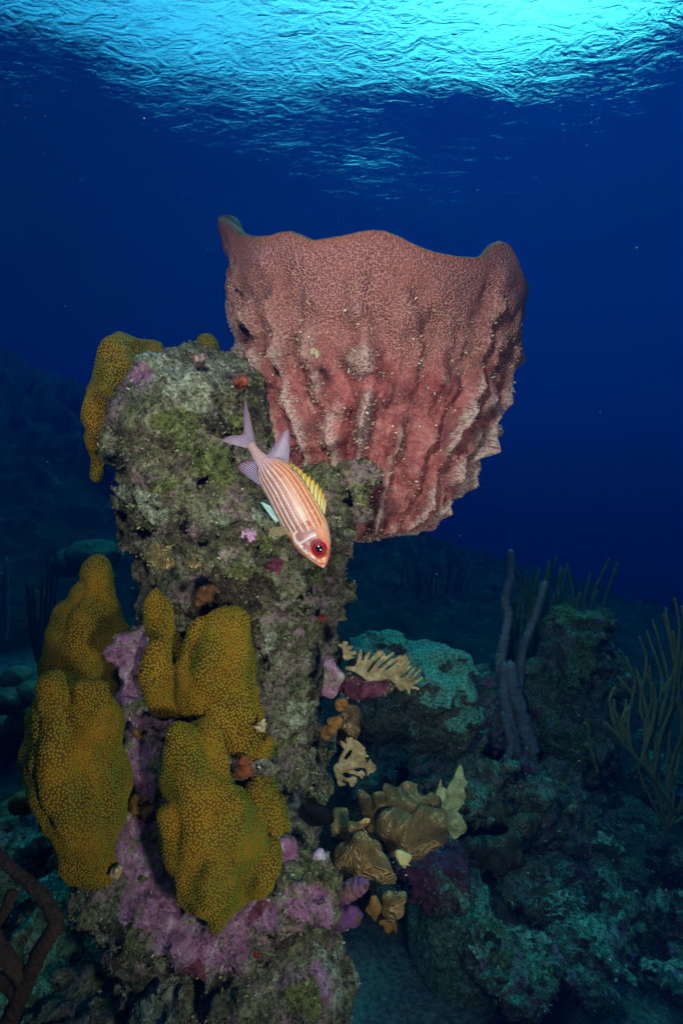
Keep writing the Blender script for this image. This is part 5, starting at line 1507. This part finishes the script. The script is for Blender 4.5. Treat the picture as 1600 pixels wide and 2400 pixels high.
# ------------------------------------------------------------------ brain corals and rubble further off
def brain(px, py, Y, r, label, mat=None, sq=.8, seed=0, group="brain corals on the reef floor"):
    c = P(px, py, Y); R = r / F * Y
    def f(p): return d_ell(p, c, [R, R, R * sq])
    V, Q = surf_net(f, c - R * 1.2, c + R * 1.2, R / 26, lambda p: .10 * R * noise(p, 1.3 / R, seed) + .03 * R * noise(p, 5 / R, seed + 1), R)
    o = build("brain_coral", Geo().add(V, Q), mat or BRAIN, None, [c[0], c[1], c[2] - R * sq])
    return tag(o, label, "brain coral", group)
brain(1130, 1805, 2.0, 28, "round brain coral ball below the rope tubes", seed=1)
brain(220, 1300, 3.6, 62, "broad smooth brain coral dome behind the narrow orange lobe", seed=2, sq=.62)
brain(160, 1320, 3.8, 40, "smaller dome overlapping the broad smooth one", seed=3)
for q, (x, y, r) in enumerate([(30, 1640, 40), (70, 1625, 36), (40, 1590, 34), (60, 1690, 42), (20, 1705, 34)]):
    brain(x, y, 1.7 + .02 * q, r, ["dark lobed coral head with a notched top", "dark lobe joined to the notched coral head", "flat dark lobe on top of its cluster", "lowest dark lobe by the coral column", "dark lobe cut by the picture edge"][q].replace("cut by the picture edge", "half hidden at its cluster's outer side"), mat_plain("smooth_dark_coral", [(.35, (.05, .05, .035)), (.65, (.11, .10, .06))], 14, .7, .004, 70) if q == 0 else bpy.data.materials["smooth_dark_coral"], seed=4 + q, group="dark lobed corals by the largest column", sq=.85)
DPG = "dull brown plate corals on the dark reef floor"
for q, (x, y, Y, r, lab) in enumerate([(1225, 1940, 1.7, 44, "brown knobbed coral with two upright horns"), (1180, 2000, 1.65, 60, "wide dull brown plate in the middle of the rubble"), (1150, 1900, 1.75, 48, "dark brown fold of coral under the brain coral ball"), (1250, 2120, 1.6, 64, "olive plate coral above the rounded boulder"), (1350, 1990, 1.8, 40, "knob of coral between the teal rocks"), (1480, 2110, 1.7, 70, "shadowed olive plate at the dark side"), (1120, 1990, 1.62, 40, "small folded plate beside the pale blade coral"), (60, 1880, 1.1, 30, "brown crumpled leaf coral by the coral column"), (120, 1930, 1.12, 24, "tan cup shaped leaf coral lower down by the column")]):
    rr = np.random.RandomState(200 + q)
    ch = [[(x + rr.uniform(-.8, .8) * r, y + rr.uniform(-.7, .5) * r, Y + rr.uniform(-.03, .03), r * rr.uniform(.22, .42)), (x + rr.uniform(-.3, .3) * r, y, Y, r * .4)] for _ in range(6)]
    blob("dull_plate_coral", ch, PLATE_DARK if q < 7 else BROWNLEAF, lab, "coral", DPG, .009 if q < 7 else .006, .02, None, q, 1.2)

# ------------------------------------------------------------------ loose rubble stones and broken coral between the bigger rocks
def rubble():
    rng = np.random.RandomState(77)
    proto = []
    for q in range(5):
        c = np.array([0, 0, 0.0]); R = np.array([.06, .05, .045]) * rng.uniform(.8, 1.25, 3)
        def f(p): return ((np.abs(p / R) ** 2.2).sum(1) ** (1 / 2.2) - 1) * R.min()
        V, Q = surf_net(f, -R * 1.7, R * 1.7, .0042, lambda p: .022 * fbm(p, 13, 4, 300 + q, .6) + .016 * np.abs(noise(p, 26, 310 + q)), .04)
        N = vnormals(V, Q)
        at = dict(pale=np.clip(.9 * N[:, 2] + .6 * fbm(V, 18, 2, q) - .2, 0, .8), pink=np.clip(fbm(V, 14, 2, q + 9) - .1, 0, .7), moss=np.clip(fbm(V, 16, 2, q + 5), 0, .6), dark=np.clip(fbm(V, 15, 2, q + 30) - .1, 0, .7))
        g = Geo().add(V, Q, **at)
        p, fi, n = scatter(V, Q, .009, rng, 2)
        fv, fq, fa = flecks(p, n, .006, rng)
        g.add(fv, fq, mat=1, fv=fa)
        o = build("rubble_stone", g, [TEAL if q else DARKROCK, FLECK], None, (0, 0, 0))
        tag(o, "knobbly algae covered stone lying loose in the rubble", "stone", "loose rubble stones")
        proto.append(o)
    spots = []
    while len(spots) < 95:
        if rng.rand() < .72:
            px, py = rng.uniform(800, 1640), rng.uniform(1830, 2400)
        else:
            px, py = rng.uniform(-40, 190), rng.uniform(1750, 2400)
        Y = CZ * F / max(py - 1200, 1)
        Y = min(max(Y, 1.15), 2.4)
        if px > 800 and Y < 1.6 and abs((px - 800) / F * Y - .16) < .22: continue
        spots.append(((px - 800) / F * Y, Y))
    for k, (x, y) in enumerate(spots):
        o = proto[k % 5] if k < 5 else proto[k % 5].copy()
        if k >= 5: COL.objects.link(o)
        sc = rng.uniform(.5, 1.5)
        o.location = (x, y, float(floor_z(x, y)) + .05 + .03 * sc)
        o.rotation_euler = (rng.uniform(-.5, .5), rng.uniform(-.5, .5), rng.uniform(0, 6.28))
        o.scale = (sc, sc * rng.uniform(.8, 1.2), sc * rng.uniform(.7, 1.1))
rubble()
